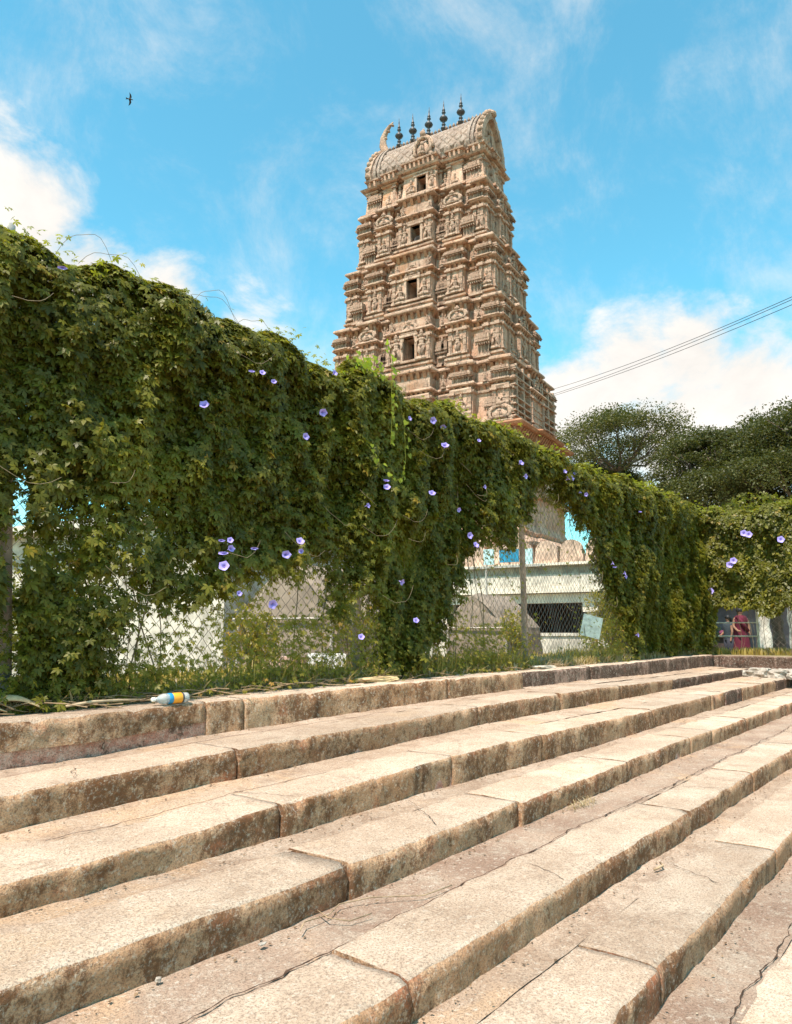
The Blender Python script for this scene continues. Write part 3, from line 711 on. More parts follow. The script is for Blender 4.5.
n = 2600; x = np.concatenate([rng.normal(c, .28, n//6) for c in (6.1, 7.0, 7.7, 9.6, 10.6, 4.1)]); p = np.stack([x, rng.uniform(4.15, 4.6, len(x)), np.full(len(x), .86)], 1)
blades('grass', p, .08+.20*rng.random(len(p)), GRASS, w=.004, lean=.7)
# weeds with broad leaves at the fence foot
def weeds(n, cx, sx, zmax, mat, size):
    x = rng.normal(cx, sx, n); z = .88+rng.random(n)**1.5*zmax; y = rng.normal(4.18, .07, n)
    V, F = scatter(np.stack([x, y, z], 1), np.stack([rng.normal(0, .6, n), -np.ones(n)*.8, rng.normal(.8, .4, n)], 1), size*rng.uniform(.6, 1.2, n), leaf_template(5)); o = arrmesh('undergrowth', V, F, mat); o['kind'] = 'stuff'
weeds(2600, 4.2, .75, .55, LEAFD, .028); weeds(1500, 6.9, .5, .5, LEAFD, .028); weeds(900, 10.6, .5, .6, LEAFD, .03)
weeds(900, 2.25, .28, .55, LEAF, .042); weeds(300, 2.9, .3, .25, LEAFD, .035); weeds(350, 5.7, .5, .3, LEAFD, .035); weeds(300, 1.3, .5, .4, LEAF, .045)
# twigs and straw litter along the kerb
mb = MB()
for i in range(420):
    x = random.choice((random.uniform(1.2, 5), random.uniform(1.5, 9))); y = random.uniform(4.05, 4.3); L = random.uniform(.06, .35); a = random.gauss(0, .5); z = .885+random.random()*.03
    mb.tube([(x+L*t*math.cos(a), y+L*t*math.sin(a), z+.02*math.sin(t*3+i)) for t in (0, .33, .66, 1)], random.uniform(.0015, .004), 4)
o = mb.build('twig_litter', simple('dead_twig', (.25, .17, .10), .9, .4, 12)); o['kind'] = 'stuff'
# curled dry sheaths lying at the left end
for i, (x, y, L, a, lab) in enumerate(((1.72, 4.02, .42, .12, 'long curled dry leaf sheath at the far left on the kerb'), (1.95, 4.06, .34, -.25, 'shorter curved dry leaf sheath beside the longer one'), (1.60, 4.10, .55, .22, 'thin bent dry sheath lying behind the other two'))):
    mb = MB(); n = 16; rows = []
    for k in range(n+1):
        t = k/n; w = (.034 if i < 2 else .018)*math.sin(math.pi*min(.98, t+.03))**.6; zz = .055*math.sin(t*math.pi)
        for q in (-1, -.5, 0, .5, 1): rows.append((L*(t-.5), w*q+.05*math.sin(t*3), zz+w*.8*(1-q*q)))
    fs = [(k*5+j, k*5+j+1, (k+1)*5+j+1, (k+1)*5+j) for k in range(n) for j in range(4)]
    mb.add(rows, fs); o = mb.build('dry_sheath', simple('dry_sheath', (.52, .38, .22), .8, .35, 9), smooth=True)
    sm = o.modifiers.new('t', 'SOLIDIFY'); sm.thickness = .004
    o.location = (x, y, .885); o.rotation_euler = (0, 0, a); tag(o, lab, 'dry leaf', 'curled dry sheaths on the kerb')
mb = MB(); mb.tube([(0, 0, 0), (.15, .005, .012), (.32, -.005, .01), (.5, .01, 0)], [.007, .009, .008, .005], 6)
o = mb.build('stick', simple('dry_stick', (.42, .31, .2), .85, .3, 10), smooth=True); o.location = (2.22, 4.0, .895); tag(o, 'straight dry stick lying along the kerb left of the bottle', 'stick')
# flat sandy stone
def rock(name, loc, r, col, seed, label, cat='stone', group=None):
    bm = bmesh.new(); bmesh.ops.create_icosphere(bm, subdivisions=3 if max(r) > .05 else 2, radius=1)
    for v in bm.verts:
        k = 1+.28*fb(v.co.x, v.co.y, v.co.z, 1.3, seed)+.08*fb(v.co.x, v.co.y, v.co.z, 4, seed)
        c = Vector([max(-.72, min(.72, q)) for q in v.co]); v.co = Vector((c.x*r[0], c.y*r[1], c.z*r[2]))*k*1.3
    me = bpy.data.meshes.new(name); bm.to_mesh(me); bm.free(); me.materials.append(col)
    o = link(name, me); o.location = loc; o.rotation_euler = (0, 0, seed*1.3); tag(o, label, cat, group); return o
WST = simple('white_stone', (.36, .31, .26), .9, .35, 18, .5); SAND = simple('sandy_stone', (.60, .42, .22), .9, .25, 12)
o = rock('flat_stone', (5.0, 4.06, .90), (.24, .07, .022), SAND, 0, 'flat sandy yellow stone lying on the kerb left of the second fence post'); 
rock('flat_stone', (8.0, 4.04, .89), (.20, .07, .02), simple('pale_stone', (.5, .42, .33), .9, .2, 12), 0, 'small pale flat stone on the kerb at the foot of the third fence post')
SW = [('tiny white stone chip lying under the fourth step at lower left', (1.50, 2.07, .262), (.009, .009, .008), 3), ('flat white scrap of stone on the paving below the fourth step', (1.87, 2.02, .262), (.015, .009, .004), 5)]
for lab, loc, r, sd_ in SW: rock('stone_chip', loc, r, WST, sd_, lab)
RB = [(13.72, 3.00, .60, .16), (13.66, 2.74, .60, .13), (13.78, 2.50, .60, .12), (13.70, 3.22, .60, .09), (13.86, 2.86, .62, .10), (13.60, 2.52, .58, .08), (13.85, 2.62, .62, .12)]
RL = ['largest pale stone at the left of the rubble heap by the far kerb', 'big pale stone in the middle of the rubble heap', 'pale stone at the right front of the rubble heap', 'small pale stone at the left end of the rubble heap', 'small pale stone wedged behind the two largest rubble stones', 'smallest pale stone in front of the rubble heap', 'pale stone at the back right of the rubble heap against the kerb']
for i, (x, y, z, r) in enumerate(RB):
    rock('rubble_stone', (x, y, z), (r, r*1.1, r*.6), WST, i+1, RL[i], 'stone', 'rubble heap at the far end of the steps')
# curved dry roots and straw lying on the fifth tread
for i, (pts, lab) in enumerate((([(2.02, 1.99), (2.08, 2.03), (2.2, 2.02), (2.3, 2.06), (2.42, 2.0), (2.58, 1.86), (2.75, 1.84)], 'long curved dry root on the paving under the fourth step'),
     ([(2.2, 2.08), (2.16, 1.99), (2.2, 1.92), (2.3, 1.9)], 'short forked dry root beside the long curved one'), ([(4.0, 1.41), (3.95, 1.38), (3.88, 1.40)], 'small dry leaf curl on the sixth tread'))):
    mb = MB(); mb.tube([(x, y, (.266 if i < 2 else .142)+.004*math.sin(k*2)) for k, (x, y) in enumerate(pts)], .0024 if i < 2 else .006, 5)
    tag(mb.build('dry_root' if i < 2 else 'dry_leaf', simple('dry_root', (.33, .23, .14), .9, .4, 20), smooth=True), lab, 'root' if i < 2 else 'dry leaf')
n = 130; p = np.stack([rng.normal(4.47, .09, n), rng.normal(2.03, .025, n), np.full(n, .258)], 1); blades('dry_tuft', p, .012+.03*rng.random(n), STRAW, w=.0018, lean=2.5)

# ------------------------------------------------------------------ bottle
bt = empty('plastic_bottle', (2.80, 3.875, .903), R(-4), 'clear plastic drink bottle with blue and orange label lying on the kerb', 'bottle')
def plast(name, col, rough=.15, trans=0.): m, nt = newmat(name); N = NT(nt); N.out(col, rough, spec=.5, trans=trans); return m
MY = Matrix.Rotation(R(90), 4, 'Y')
def bl(name, prof, mat):
    mb = MB(); mb.M = MY; mb.lathe((0, 0, 0), [(r_*.92, z_*.92) for r_, z_ in prof], 20); return mb.build(name, mat, bt, True)
bl('body', [(.012, -.125), (.014, -.11), (.030, -.085), (.038, -.06), (.038, -.03), (.036, -.025), (.037, .10), (.034, .105), (.037, .112), (.034, .12), (.037, .128), (.034, .145), (.02, .147)], plast('clear_plastic', (.80, .80, .78), .12, .6))
bl('cap', [(.0145, -.150), (.0155, -.148), (.0155, -.124), (.0145, -.122)], plast('white_cap', (.85, .84, .8), .4))
bl('label', [(.0375, -.022), (.039, -.02), (.039, .010), (.0375, .012)], plast('blue_label', (.02, .26, .52), .35))
bl('label', [(.0378, .013), (.0388, .015), (.0388, .085), (.0378, .087)], plast('orange_label', (.85, .36, .03), .35))
bt.scale = (.88, .88, .88)
bl('ring', [(.0372, .088), (.0382, .09), (.0382, .10), (.0372, .102)], plast('dark_band', (.06, .05, .05), .4))

# ------------------------------------------------------------------ temple tower
TB = pol(3.17, 40, .38)                           # centre of the base
tower = empty('temple_tower', TB, R(-82.97), 'tall carved stone temple gateway tower tapering in tiers with five dark finials', 'tower')
ZO = 1.3-.38                                      # camera-height figures -> height above the tower's base
def outline(a, b, cw, cp, iw=None, ip=0, cs=.30, sp=.22):
    """stepped rectangular plan, front at -y; cw/cp: half width and projection of the middle bay, iw: side bays"""
    cb = .17*a; r = .20
    f = [(-a, 0), (-a+cb, 0), (-a+cb, -r)]
    def bay(x0, x1, p): f.extend([(x0, -r), (x0, p), (x1, p), (x1, -r)])
    if iw: bay(-iw[1], -iw[0], ip)
    bay(-cw, cw, cp)
    if iw: bay(iw[0], iw[1], ip)
    f += [(a-cb, -r), (a-cb, 0), (a, 0)]
    P = [(x, -b-p) for x, p in f]
    P += [(a, -b*cs), (a+sp, -b*cs), (a+sp, b*cs), (a, b*cs)]
    P += [(-x, b+p) for x, p in f]
    P += [(-a, b*cs), (-a-sp, b*cs), (-a-sp, -b*cs), (-a, -b*cs)]
    return P
def offset(P, o):
    n = len(P); out = []
    for i in range(n):
        p0, p1, p2 = P[i-1], P[i], P[(i+1) % n]
        def nm(a, b):
            dx, dy = b[0]-a[0], b[1]-a[1]; L = math.hypot(dx, dy); return (dy/L, -dx/L)
        n1, n2 = nm(p0, p1), nm(p1, p2); out.append((p1[0]+o*(n1[0]+n2[0]), p1[1]+o*(n1[1]+n2[1])))
    return out
def loft(P, prof, name, mats, parent, mi=None, wob=0.012):
    mb = MB(); n = len(P); vs = []; 
    for z, o in prof:
        for x, y in offset(P, o): vs.append((x+wob*fb(x, y, z, 1.3, 2), y+wob*fb(x, y, z, 1.3, 5), z+wob*fb(x, y, z, 1.1, 8)))
    fs = [(j*n+i, j*n+(i+1) % n, (j+1)*n+(i+1) % n, (j+1)*n+i) for j in range(len(prof)-1) for i in range(n)]
    fs += [tuple(range(n))[::-1], tuple((len(prof)-1)*n+i for i in range(n))]
    m = []
    if mi:
        for j in range(len(prof)-1): m += [mi[j]]*n
        m += [0, 0]
    mb.v = vs; mb.f = fs; mb.mi = m or [0]*len(fs)
    return mb.build(name, mats, parent)
def facing(side, a, b, t, proj, z):
    """matrix whose x runs along the wall, -y out of it"""
    if side == 'f': return Matrix.Translation((t, -b-proj, z))
    if side == 'k': return Matrix.Translation((-t, b+proj, z)) @ Matrix.Rotation(math.pi, 4, 'Z')
    if side == 'r': return Matrix.Translation((a+proj, t, z)) @ Matrix.Rotation(math.pi/2, 4, 'Z')
    return Matrix.Translation((-a-proj, -t, z)) @ Matrix.Rotation(-math.pi/2, 4, 'Z')
def statue_mesh(v):
    mb = MB(); r = random.Random(v)
    mb.box(-.20, .20, -.16, .04, 0, .08); mb.box(-.16, .16, -.13, .04, .08, .13)
    if v % 3 == 2:      # seated
        mb.ell((0, -.06, .24), (.22, .13, .12)); mb.ell((-.15, -.1, .2), (.13, .1, .07)); mb.ell((.15, -.1, .2), (.13, .1, .07)); base = .30
    else:
        s = .05*(1 if v % 2 else -1)
        mb.tube([(-.08-s, -.05, .13), (-.09, -.08, .32), (-.06, -.05, .52)], [.05, .055, .075], 7); mb.tube([(.10+s, -.05, .13), (.08+s, -.09, .32), (.06, -.05, .52)], [.05, .055, .075], 7); base = .52
        mb.ell((0, -.06, .53), (.14, .09, .09))
    mb.ell((0, -.05, base+.14), (.095, .075, .14)); mb.ell((0, -.05, base+.24), (.145, .08, .075))
    mb.ell((0, -.07, base+.39), (.07, .07, .08), 9, 7); mb.lathe((0, -.06, base+.44), [(.075, 0), (.08, .03), (.055, .08), (.06, .10), (.02, .18)], 8)
    for sgn in (-1, 1):
        up = r.random() < .5
        hand = (sgn*.24, -.12, base+(.40 if up else .0)); mb.tube([(sgn*.13, -.05, base+.25), (sgn*.22, -.06, base+.14), hand], [.04, .035, .03], 6)
        if v % 3 == 1: mb.tube([(sgn*.12, -.03, base+.27), (sgn*.26, -.04, base+.30), (sgn*.28, -.06, base+.46)], [.035, .03, .03], 6)
    mb.box(-.05, .05, -.0, .06, .1, base+.3)
    return mb
STAT = []
for v in range(6):
    o = statue_mesh(v).build('statue', TF, None, True); STAT.append(o.data); bpy.data.objects.remove(o)
def put_statue(par, side, a, b, t, proj, z, h, v):
    o = child('statue', STAT[v % 6], par, facing(side, a, b, t, proj, z) @ Matrix.Diagonal((h*1.05, h, h*.98, 1))); return o
def arch_mesh():
    mb = MB(); pts = []
    for i in range(15):
        t = -40+260*i/14; pts.append((.40*math.cos(R(t)), -.05, .46+.42*math.sin(R(t))))
    mb.tube(pts, [.055+.03*(i % 2) for i in range(15)], 6); mb.tube([(p[0]*1.22, -.02, .46+(p[2]-.46)*1.2) for p in pts[2:13]], .05, 5)
    mb.ell((0, -.08, 1.0), (.14, .09, .13)); mb.ell((0, -.05, 1.14), (.06, .05, .09))
    mb.ell((-.42, -.05, .18), (.11, .07, .09)); mb.ell((.42, -.05, .18), (.11, .07, .09))
    mb.box(-.30, .30, -.03, .05, .1, .75); mb.ell((0, -.08, .62), (.08, .07, .09)); mb.ell((0, -.08, .42), (.12, .08, .16)); mb.ell((0, -.09, .25), (.2, .09, .08))
    mb.box(-.5, .5, -.14, .05, 0, .09)
    return mb
o = arch_mesh().build('niche_arch', TF, None, True); ARCH = o.data; bpy.data.objects.remove(o)
def shrine_mesh(w=1.):     # small pavilion with rolled roof
    mb = MB()
    mb.box(-.46*w, .46*w, -.20, .1, 0, .07); mb.box(-.40*w, .40*w, -.14, .1, .07, .14)
    mb.box(-.36*w, .36*w, -.08, .1, .14, .52)
    for x in (-.33, -.12, .12, .33): mb.box(x*w-.035, x*w+.035, -.13, -.06, .14, .50)
    mb.box(-.44*w, .44*w, -.20, .1, .52, .57); mb.box(-.50*w, .50*w, -.27, .1, .57, .63)
    for i in range(7): mb.box((-.45+i*.15)*w-.03, (-.45+i*.15)*w+.03, -.24, -.15, .46, .52)
    n = 9
    for i, (rr, z) in enumerate(((.46, .63), (.48, .70), (.44, .80), (.34, .88), (.2, .93))):
        mb.box(-rr*w, rr*w, -.22*rr/.48, .1, z, z+(.07, .10, .08, .05, .04)[i])
    mb.ell((0, -.15, .77), (.13, .08, .12)); mb.ell((0, -.06, 1.02), (.05, .05, .07))
    return mb
o = shrine_mesh().build('miniature_shrine', [TC], None); SHR = o.data; bpy.data.objects.remove(o)
def pilaster_mb(mb, M, w, h, d=.10):
    mb.M = M
    mb.box(-w*.75, w*.75, -d*1.2, .03, 0, h*.06); mb.box(-w*.62, w*.62, -d, .03, h*.06, h*.11)
    mb.box(-w*.42, w*.42, -d*.8, .03, h*.11, h*.80)
    for q in (.30, .55): mb.box(-w*.50, w*.50, -d*.92, .03, h*q, h*(q+.025))
    mb.lathe((0, -d*.35, h*.80), [(w*.42, 0), (w*.62, h*.03), (w*.42, h*.06)], 8, sy=.6)
    mb.box(-w*.8, w*.8, -d*1.5, .03, h*.86, h*.93); mb.box(-w*.55, w*.55, -d*1.1, .03, h*.93, h)
    mb.M = None
def dentils(mb, P, z0, z1, o0, o1, gap=.24, w=.12):
    n = len(P); Q0 = offset(P, o0)
    for i in range(n):
        a = Vector((*Q0[i], 0)); b = Vector((*Q0[(i+1) % n], 0)); d = b-a; L = d.length
        if L < .2: continue
        d.normalize(); nrm = Vector((d.y, -d.x, 0)); k = max(1, int(L/gap))
        for j in range(k):
            c = a+d*(L*(j+.5)/k); e = o1-o0
            q = [c-d*w/2-nrm*.06, c+d*w/2-nrm*.06, c+d*w/2+nrm*e, c-d*w/2+nrm*e]; q2 = [c-d*w/2-nrm*.06, c+d*w/2-nrm*.06, c+d*w/2+nrm*e*.35, c-d*w/2+nrm*e*.35]
            mb.add([(p.x, p.y, z1) for p in q]+[(p.x, p.y, z0) for p in q2], [(0, 1, 2, 3), (7, 6, 5, 4), (0, 4, 5, 1), (1, 5, 6, 2), (2, 6, 7, 3), (3, 7, 4, 0)])
LV = [(9.75, 6.06, 3.48), (13.27, 5.72, 3.12), (16.77, 5.12, 2.72), (20.25, 4.62, 2.36), (23.75, 4.06, 1.95)]
WINX = .05
for s in range(4):
    zb0 = LV[s][0]+ZO; z1 = LV[s+1][0]+ZO; H = z1-zb0
    a = LV[s+1][1]-.15; b = LV[s+1][2]-.15
    st = bpy.data.objects.new('storey', None); COL.objects.link(st); st.parent = tower
    cw = a*.265; cp = .46; iw = (a*.44, a*.66)
    P = outline(a, b, cw, cp, iw, .20)
    lower = 0.30 if s else .36
    prof = [(0, .16), (.10, .18), (.14, .08), (.22, .06), (.26, .16), (.36, .16), (.40, .05), (.52, .0)]
    wall_top = H*.50; prof += [(wall_top, 0), (wall_top+.03, .10), (wall_top+.14, .12), (wall_top+.18, .0)]
    c0 = wall_top+.40
    prof += [(c0-.27, .0), (c0-.26, -.08), (c0, -.08), (c0+.02, .10), (c0+.06, .17), (c0+.12, .15), (c0+.20, .06), (c0+.22, -.08)]
    sh = H-.52
    prof += [(sh-.04, -.08), (sh-.03, -.14), (H-.24, -.14)]
    mi = [1, 1, 1, 1, 1, 1, 1]+[0]*len(prof)
    mi = [1]*7+[0]+[1, 1, 1]+[0]*4+[1]*5+[0]*6
    mi = mi[:len(prof)-1]
    body = loft(P, [(zb0+z, o) for z, o in prof], 'wall', [TW, TC], st, mi)
    # real opening cut through the middle bay
    wz0 = (.62, .62, .60, .62)[s]; wh = (1.45, 1.30, 1.15, 1.0)[s]; wz0 = zb0+ (.60 if s else .60); ww = (.40, .36, .33, .30)[s]
    if s > 0:
        cut = MB(); cut.box(WINX-ww, WINX+ww, -b-cp-.6, -b+.9, wz0, wz0+wh)
        co = cut.build('cut', DARK, st)
        bpy.context.view_layer.update()
        md = body.modifiers.new('b', 'BOOLEAN'); md.operation = 'DIFFERENCE'; md.object = co; md.solver = 'EXACT'
        dg = bpy.context.evaluated_depsgraph_get(); nm_ = bpy.data.meshes.new_from_object(body.evaluated_get(dg)); body.modifiers.clear(); body.data = nm_
        bpy.data.objects.remove(co)
        mb = MB(); mb.M = facing('f', a, b, WINX, cp, wz0)
        mb.box(-ww-.14, -ww, -.12, .3, -.02, wh); mb.box(ww, ww+.14, -.12, .3, -.02, wh); mb.box(-ww-.2, ww+.2, -.16, .3, wh, wh+.13); mb.box(-ww-.22, ww+.22, -.22, .2, -.14, -.02)
        mb.build('window_frame', TF, st)
        mb = MB(); mb.M = facing('f', a, b, WINX, cp, wz0); mb.box(-ww+.001, ww-.001, .95, 1.1, .01, wh-.01); mb.build('window_shade_panel', DARK, st)  # near-black back panel, the shade inside the opening put into colour
        if s < 3:
            child('niche_arch', ARCH, st, facing('f', a, b, WINX, cp+.03, wz0+wh+.16) @ Matrix.Diagonal((.95, .7, .62, 1)))
        for sg in (-1, 1):
            put_statue(st, 'f', a, b, WINX+sg*(ww+.40), cp, zb0+.50, (1.25, 1.5, 1.25, 1.1)[s], (0, 1, 2, 4)[s]+ (0 if sg < 0 else 3))
    else:
        child('niche_arch', ARCH, st, facing('f', a, b, WINX-.6, cp+.02, zb0+1.3) @ Matrix.Diagonal((1.2, .8, 1.1, 1)))
    # slab cornice with its rows of brackets
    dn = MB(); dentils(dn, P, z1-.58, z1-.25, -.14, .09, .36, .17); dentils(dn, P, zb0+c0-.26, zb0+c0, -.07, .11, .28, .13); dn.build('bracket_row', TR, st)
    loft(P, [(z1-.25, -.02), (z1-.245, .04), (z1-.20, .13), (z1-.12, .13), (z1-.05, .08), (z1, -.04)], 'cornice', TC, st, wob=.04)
    hpil = H*.50-.5+.18; back = MB(); ptm = MB(); pilaster_mb(ptm, Matrix.Identity(4), .22, hpil, .13); pil = ptm.build('pilaster', TC, st); pilme = pil.data; bpy.data.objects.remove(pil)
    spots = [('f', t*sg, pr) for sg in (-1, 1) for t, pr in ((a-.14, 0), (a-.17*a+.13, 0), (iw[0]+.14, .2), (iw[1]-.14, .2), (cw-.12, cp))]
    spots += [('r', t, pr) for t, pr in ((-b+.14, 0), (b-.14, 0), (-b*.3+.12, .22), (b*.3-.12, .22), (-b*.62, 0), (b*.62, 0))]
    for side, t, pr in spots: child('pilaster', pilme, st, facing(side, a, b, t, pr, zb0+.5))
    for side, t, pr in spots: pilaster_mb(back, facing({'f': 'k', 'r': 'l'}[side], a, b, t, pr, zb0+.5), .22, hpil, .13)
    back.build('rear_pilasters', TC, st)['kind'] = 'stuff'
    if s == 0:
        for side in 'rl':
            for q in (.35, .62, .95, 1.28, 1.9, 2.3, 2.7):
                pm = MB(); pm.M = facing(side, a, b, 0, 0, zb0+q); pm.box(-b-.03, b+.03, -.27, .02, 0, .07); pm.build('moulding', TC, st)
            for q in np.linspace(-.9, .9, 7): pm = MB(); pm.M = facing(side, a, b, q*b, .0, zb0); pm.box(-.07, .07, -.24, .02, .4, H-.5); pm.build('wall_rib', TC, st)
        for q in (.75, 1.05, 1.95):
            for t0, t1, yy in ((-a, -a*.83, 0), (a*.83, a, 0), (-iw[1], -iw[0], .2), (iw[0], iw[1], .2), (cw, iw[0], -.2), (-iw[0], -cw, -.2), (-cw, cw, cp)):
                pm = MB(); pm.tube([(t0+.03, -b-yy-.02, zb0+q), (t1-.03, -b-yy-.02, zb0+q)], .13, 8); pm.build('moulding', TF, st)
    # figures in the recesses, arches and little pavilions on the bays
    top = zb0+c0+.20; hp = H-.52-(c0+.20)
    sc_ = hp/1.05
    for side in 'fk':
        if side == 'k' : continue
        for sg in (-1, 1):
            mid = sg*(iw[0]+iw[1])/2
            if s % 2: child('niche_arch', ARCH, st, facing('f', a, b, mid, .22, top-.15) @ Matrix.Diagonal((1.15, 1, sc_*1.25, 1)))
            else: child('miniature_shrine', SHR, st, facing('f', a, b, mid, .12, top-.1) @ Matrix.Diagonal((1.25, 1.2, sc_*1.2, 1)))
            child('miniature_shrine', SHR, st, facing('f', a, b, sg*(a-.42), .02, top-.12) @ Matrix.Diagonal((1.0, 1.1, sc_*1.22, 1)))
            put_statue(st, 'f', a, b, mid, .2, zb0+.50, 1.15*min(1, H/3.5), s+2+(sg > 0))
            put_statue(st, 'f', a, b, sg*(a-.30), .0, zb0+.50, 1.1, s+4+(sg > 0)*2)
            child('miniature_shrine', SHR, st, facing('f', a, b, sg*(a-.85), .06, zb0+.12) @ Matrix.Diagonal((.8, 1.3, 1.35, 1)))
            for q in (.15, .42, .70): child('miniature_shrine', SHR, st, facing('f', a, b, sg*(cw+.18+q*.6), -.04, zb0+.1) @ Matrix.Diagonal((.34, 1, 1.45, 1)))
            put_statue(st, 'f', a, b, sg*(cw+iw[0])/2, .0, zb0+.52, 1.05, s+1+(sg > 0))
            put_statue(st, 'f', a, b, sg*(cw+iw[0])/2, -.05, top-.05, .82*sc_*1.3, s+3)
            put_statue(st, 'f', a, b, sg*(iw[1]+(a-iw[1])*.3), -.08, top-.05, .75*sc_*1.3, s)
            if s: put_statue(st, 'f', a, b, WINX+sg*cw*.80, cp-.03, top-.1, .8*sc_*1.25, s+sg+1)
    for side in 'rl':
        child('niche_arch', ARCH, st, facing(side, a, b, 0, .2, top-.1) @ Matrix.Diagonal((1.15, 1, sc_*1.2, 1)))
        for sg in (-1, 1):
            child('miniature_shrine', SHR, st, facing(side, a, b, sg*(b-.40), .02, top-.12) @ Matrix.Diagonal((.95, 1.1, sc_*1.22, 1)))
            if s: put_statue(st, side, a, b, sg*b*.46, .0, zb0+.5, 1.1, s+sg+2)
        if s: put_statue(st, side, a, b, 0, .2, zb0+.5, 1.15, s+2)
# plinth
a, b = 5.75, 3.2; P = outline(a, b, a*.27, .35, (a*.44, a*.66), .2)
pl = bpy.data.objects.new('plinth', None); COL.objects.link(pl); pl.parent = tower
zc = 9.75+ZO
loft(P, [(-1.2, .5), (.8, .5), (.9, .35), (1.4, .55), (1.9, .3), (4.4, .2), (4.5, .3)], 'wall', TW, pl)
loft(P, [(4.5, .32), (4.52, .95), (4.62, 1.35), (4.78, 1.42), (4.95, 1.1), (5.3, .35)], 'cornice', TC, pl)
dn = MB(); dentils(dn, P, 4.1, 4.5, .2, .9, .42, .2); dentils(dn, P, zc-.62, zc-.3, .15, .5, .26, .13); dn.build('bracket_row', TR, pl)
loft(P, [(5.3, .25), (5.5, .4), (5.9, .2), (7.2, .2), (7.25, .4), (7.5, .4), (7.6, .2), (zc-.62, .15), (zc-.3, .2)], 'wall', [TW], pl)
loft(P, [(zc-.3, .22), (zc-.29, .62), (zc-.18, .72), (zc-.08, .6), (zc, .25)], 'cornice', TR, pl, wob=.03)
child('niche_arch', ARCH, pl, facing('f', a, b, a-.55, .25, zc+.0) @ Matrix.Diagonal((1.3, 1, .9, 1)))
# top storey and barrel roof
z0 = 23.75+ZO; a = 3.66; b = 1.36
ts = bpy.data.objects.new('top_storey', None); COL.objects.link(ts); ts.parent = tower
P = outline(a, b, a*.27, .38, (a*.46, a*.68), .14, .34, .15); cw = a*.27; cp = .38
body = loft(P, [(z0+z, o) for z, o in ((0, .34), (.12, .34), (.2, .15), (.3, .1), (1.45, .0), (1.5, .12), (1.6, .12), (1.64, .0))], 'wall', [TW], ts)
ww, wh, wz = .30, .98, z0+.32
cut = MB(); cut.box(WINX+.1-ww, WINX+.1+ww, -b-cp-.6, -b+.7, wz, wz+wh); co = cut.build('cut', DARK, ts)
bpy.context.view_layer.update()
md = body.modifiers.new('b', 'BOOLEAN'); md.operation = 'DIFFERENCE'; md.object = co; md.solver = 'EXACT'
dg = bpy.context.evaluated_depsgraph_get(); nm_ = bpy.data.meshes.new_from_object(body.evaluated_get(dg)); body.modifiers.clear(); body.data = nm_; bpy.data.objects.remove(co)
mb = MB(); mb.M = facing('f', a, b, WINX+.1, cp, wz)
mb.box(-ww-.12, -ww, -.1, .2, 0, wh); mb.box(ww, ww+.12, -.1, .2, 0, wh); mb.box(-ww-.18, ww+.18, -.14, .2, wh, wh+.1); mb.box(-ww-.18, ww+.18, -.16, .1, -.1, 0)
mb.build('window_frame', TF, ts); mb = MB(); mb.M = facing('f', a, b, WINX+.1, cp, wz); mb.box(-ww+.001, ww-.001, .75, .9, .01, wh-.01); mb.build('window_shade_panel', DARK, ts)  # dark panel again paints the shade at the back of the opening
for sg in (-1, 1):
    put_statue(ts, 'f', a, b, WINX+.1+sg*.66, cp, z0+.25, 1.1, 3+sg); put_statue(ts, 'f', a, b, sg*1.45, 0, z0+.25, 1.1, 4+sg)
    put_statue(ts, 'f', a, b, sg*2.1, .14, z0+.25, .8, 2); child('miniature_shrine', SHR, ts, facing('f', a, b, sg*3.1, 0, z0+.25) @ Matrix.Diagonal((1.0, .9, 1.15, 1)))
    put_statue(ts, 'r', a, b, sg*.9, 0, z0+.25, 1.05, 3); 
child('niche_arch', ARCH, ts, facing('r', a, b, 0, .15, z0+.3) @ Matrix.Diagonal((1.1, .9, 1.1, 1)))
ptm = MB(); pilaster_mb(ptm, Matrix.Identity(4), .2, 1.2, .1); pil = ptm.build('pilaster', TC, ts); pilme = pil.data; bpy.data.objects.remove(pil)
for t, pr in ((-a+.12, 0), (a-.12, 0), (-2.45, .0), (2.45, 0), (-1.75, .14), (1.75, .14), (-1.15, 0), (1.15, 0)): child('pilaster', pilme, ts, facing('f', a, b, t, pr, z0+.28))
for t in (-1.2, -.6, .6, 1.2): child('pilaster', pilme, ts, facing('r', a, b, t, 0, z0+.28))
ze = z0+1.64
loft(P, [(ze, .05), (ze+.02, .30), (ze+.12, .36), (ze+.2, .2), (ze+.24, .02), (ze+.62, .02), (ze+.64, .16), (ze+.72, .18)], 'cornice', TC, ts, wob=.02)
dn = MB(); dentils(dn, P, ze+.27, ze+.60, .02, .14, .28, .12); dn.build('bracket_row', TW, ts)
rf = bpy.data.objects.new('roof', None); COL.objects.link(rf); rf.parent = tower
zr = ze+.72; RH = 2.55; hw = 1.42
def rsec(t):           # horseshoe section, t -1..1
    q = abs(t); y = hw*math.copysign(min(1.06, (1-(1-q)**1.75)*1.06) if q < .86 else 1.06-.12*((q-.86)/.14), t); z = RH*(1-q**1.28)
    pk = 0
    return y, z+pk
NX, NT_ = 300, 110; La = 3.42; V = []
for i in range(NX+1):
    x = -La+2*La*i/NX
    for j in range(NT_+1):
        t = -1+2*j/NT_; y, z = rsec(t)
        u_ = x*3.2; w_ = t*8.5
        pat = abs((u_+w_) % 2-1), abs((u_-w_) % 2-1)
        d = -.055*(max(pat) > .78)
        nx_, nz_ = y/hw, max(-.2, z/RH-.25); q = math.hypot(nx_, nz_)+1e-6
        V.append((x, y+d*nx_/q, zr+z+d*nz_/q))
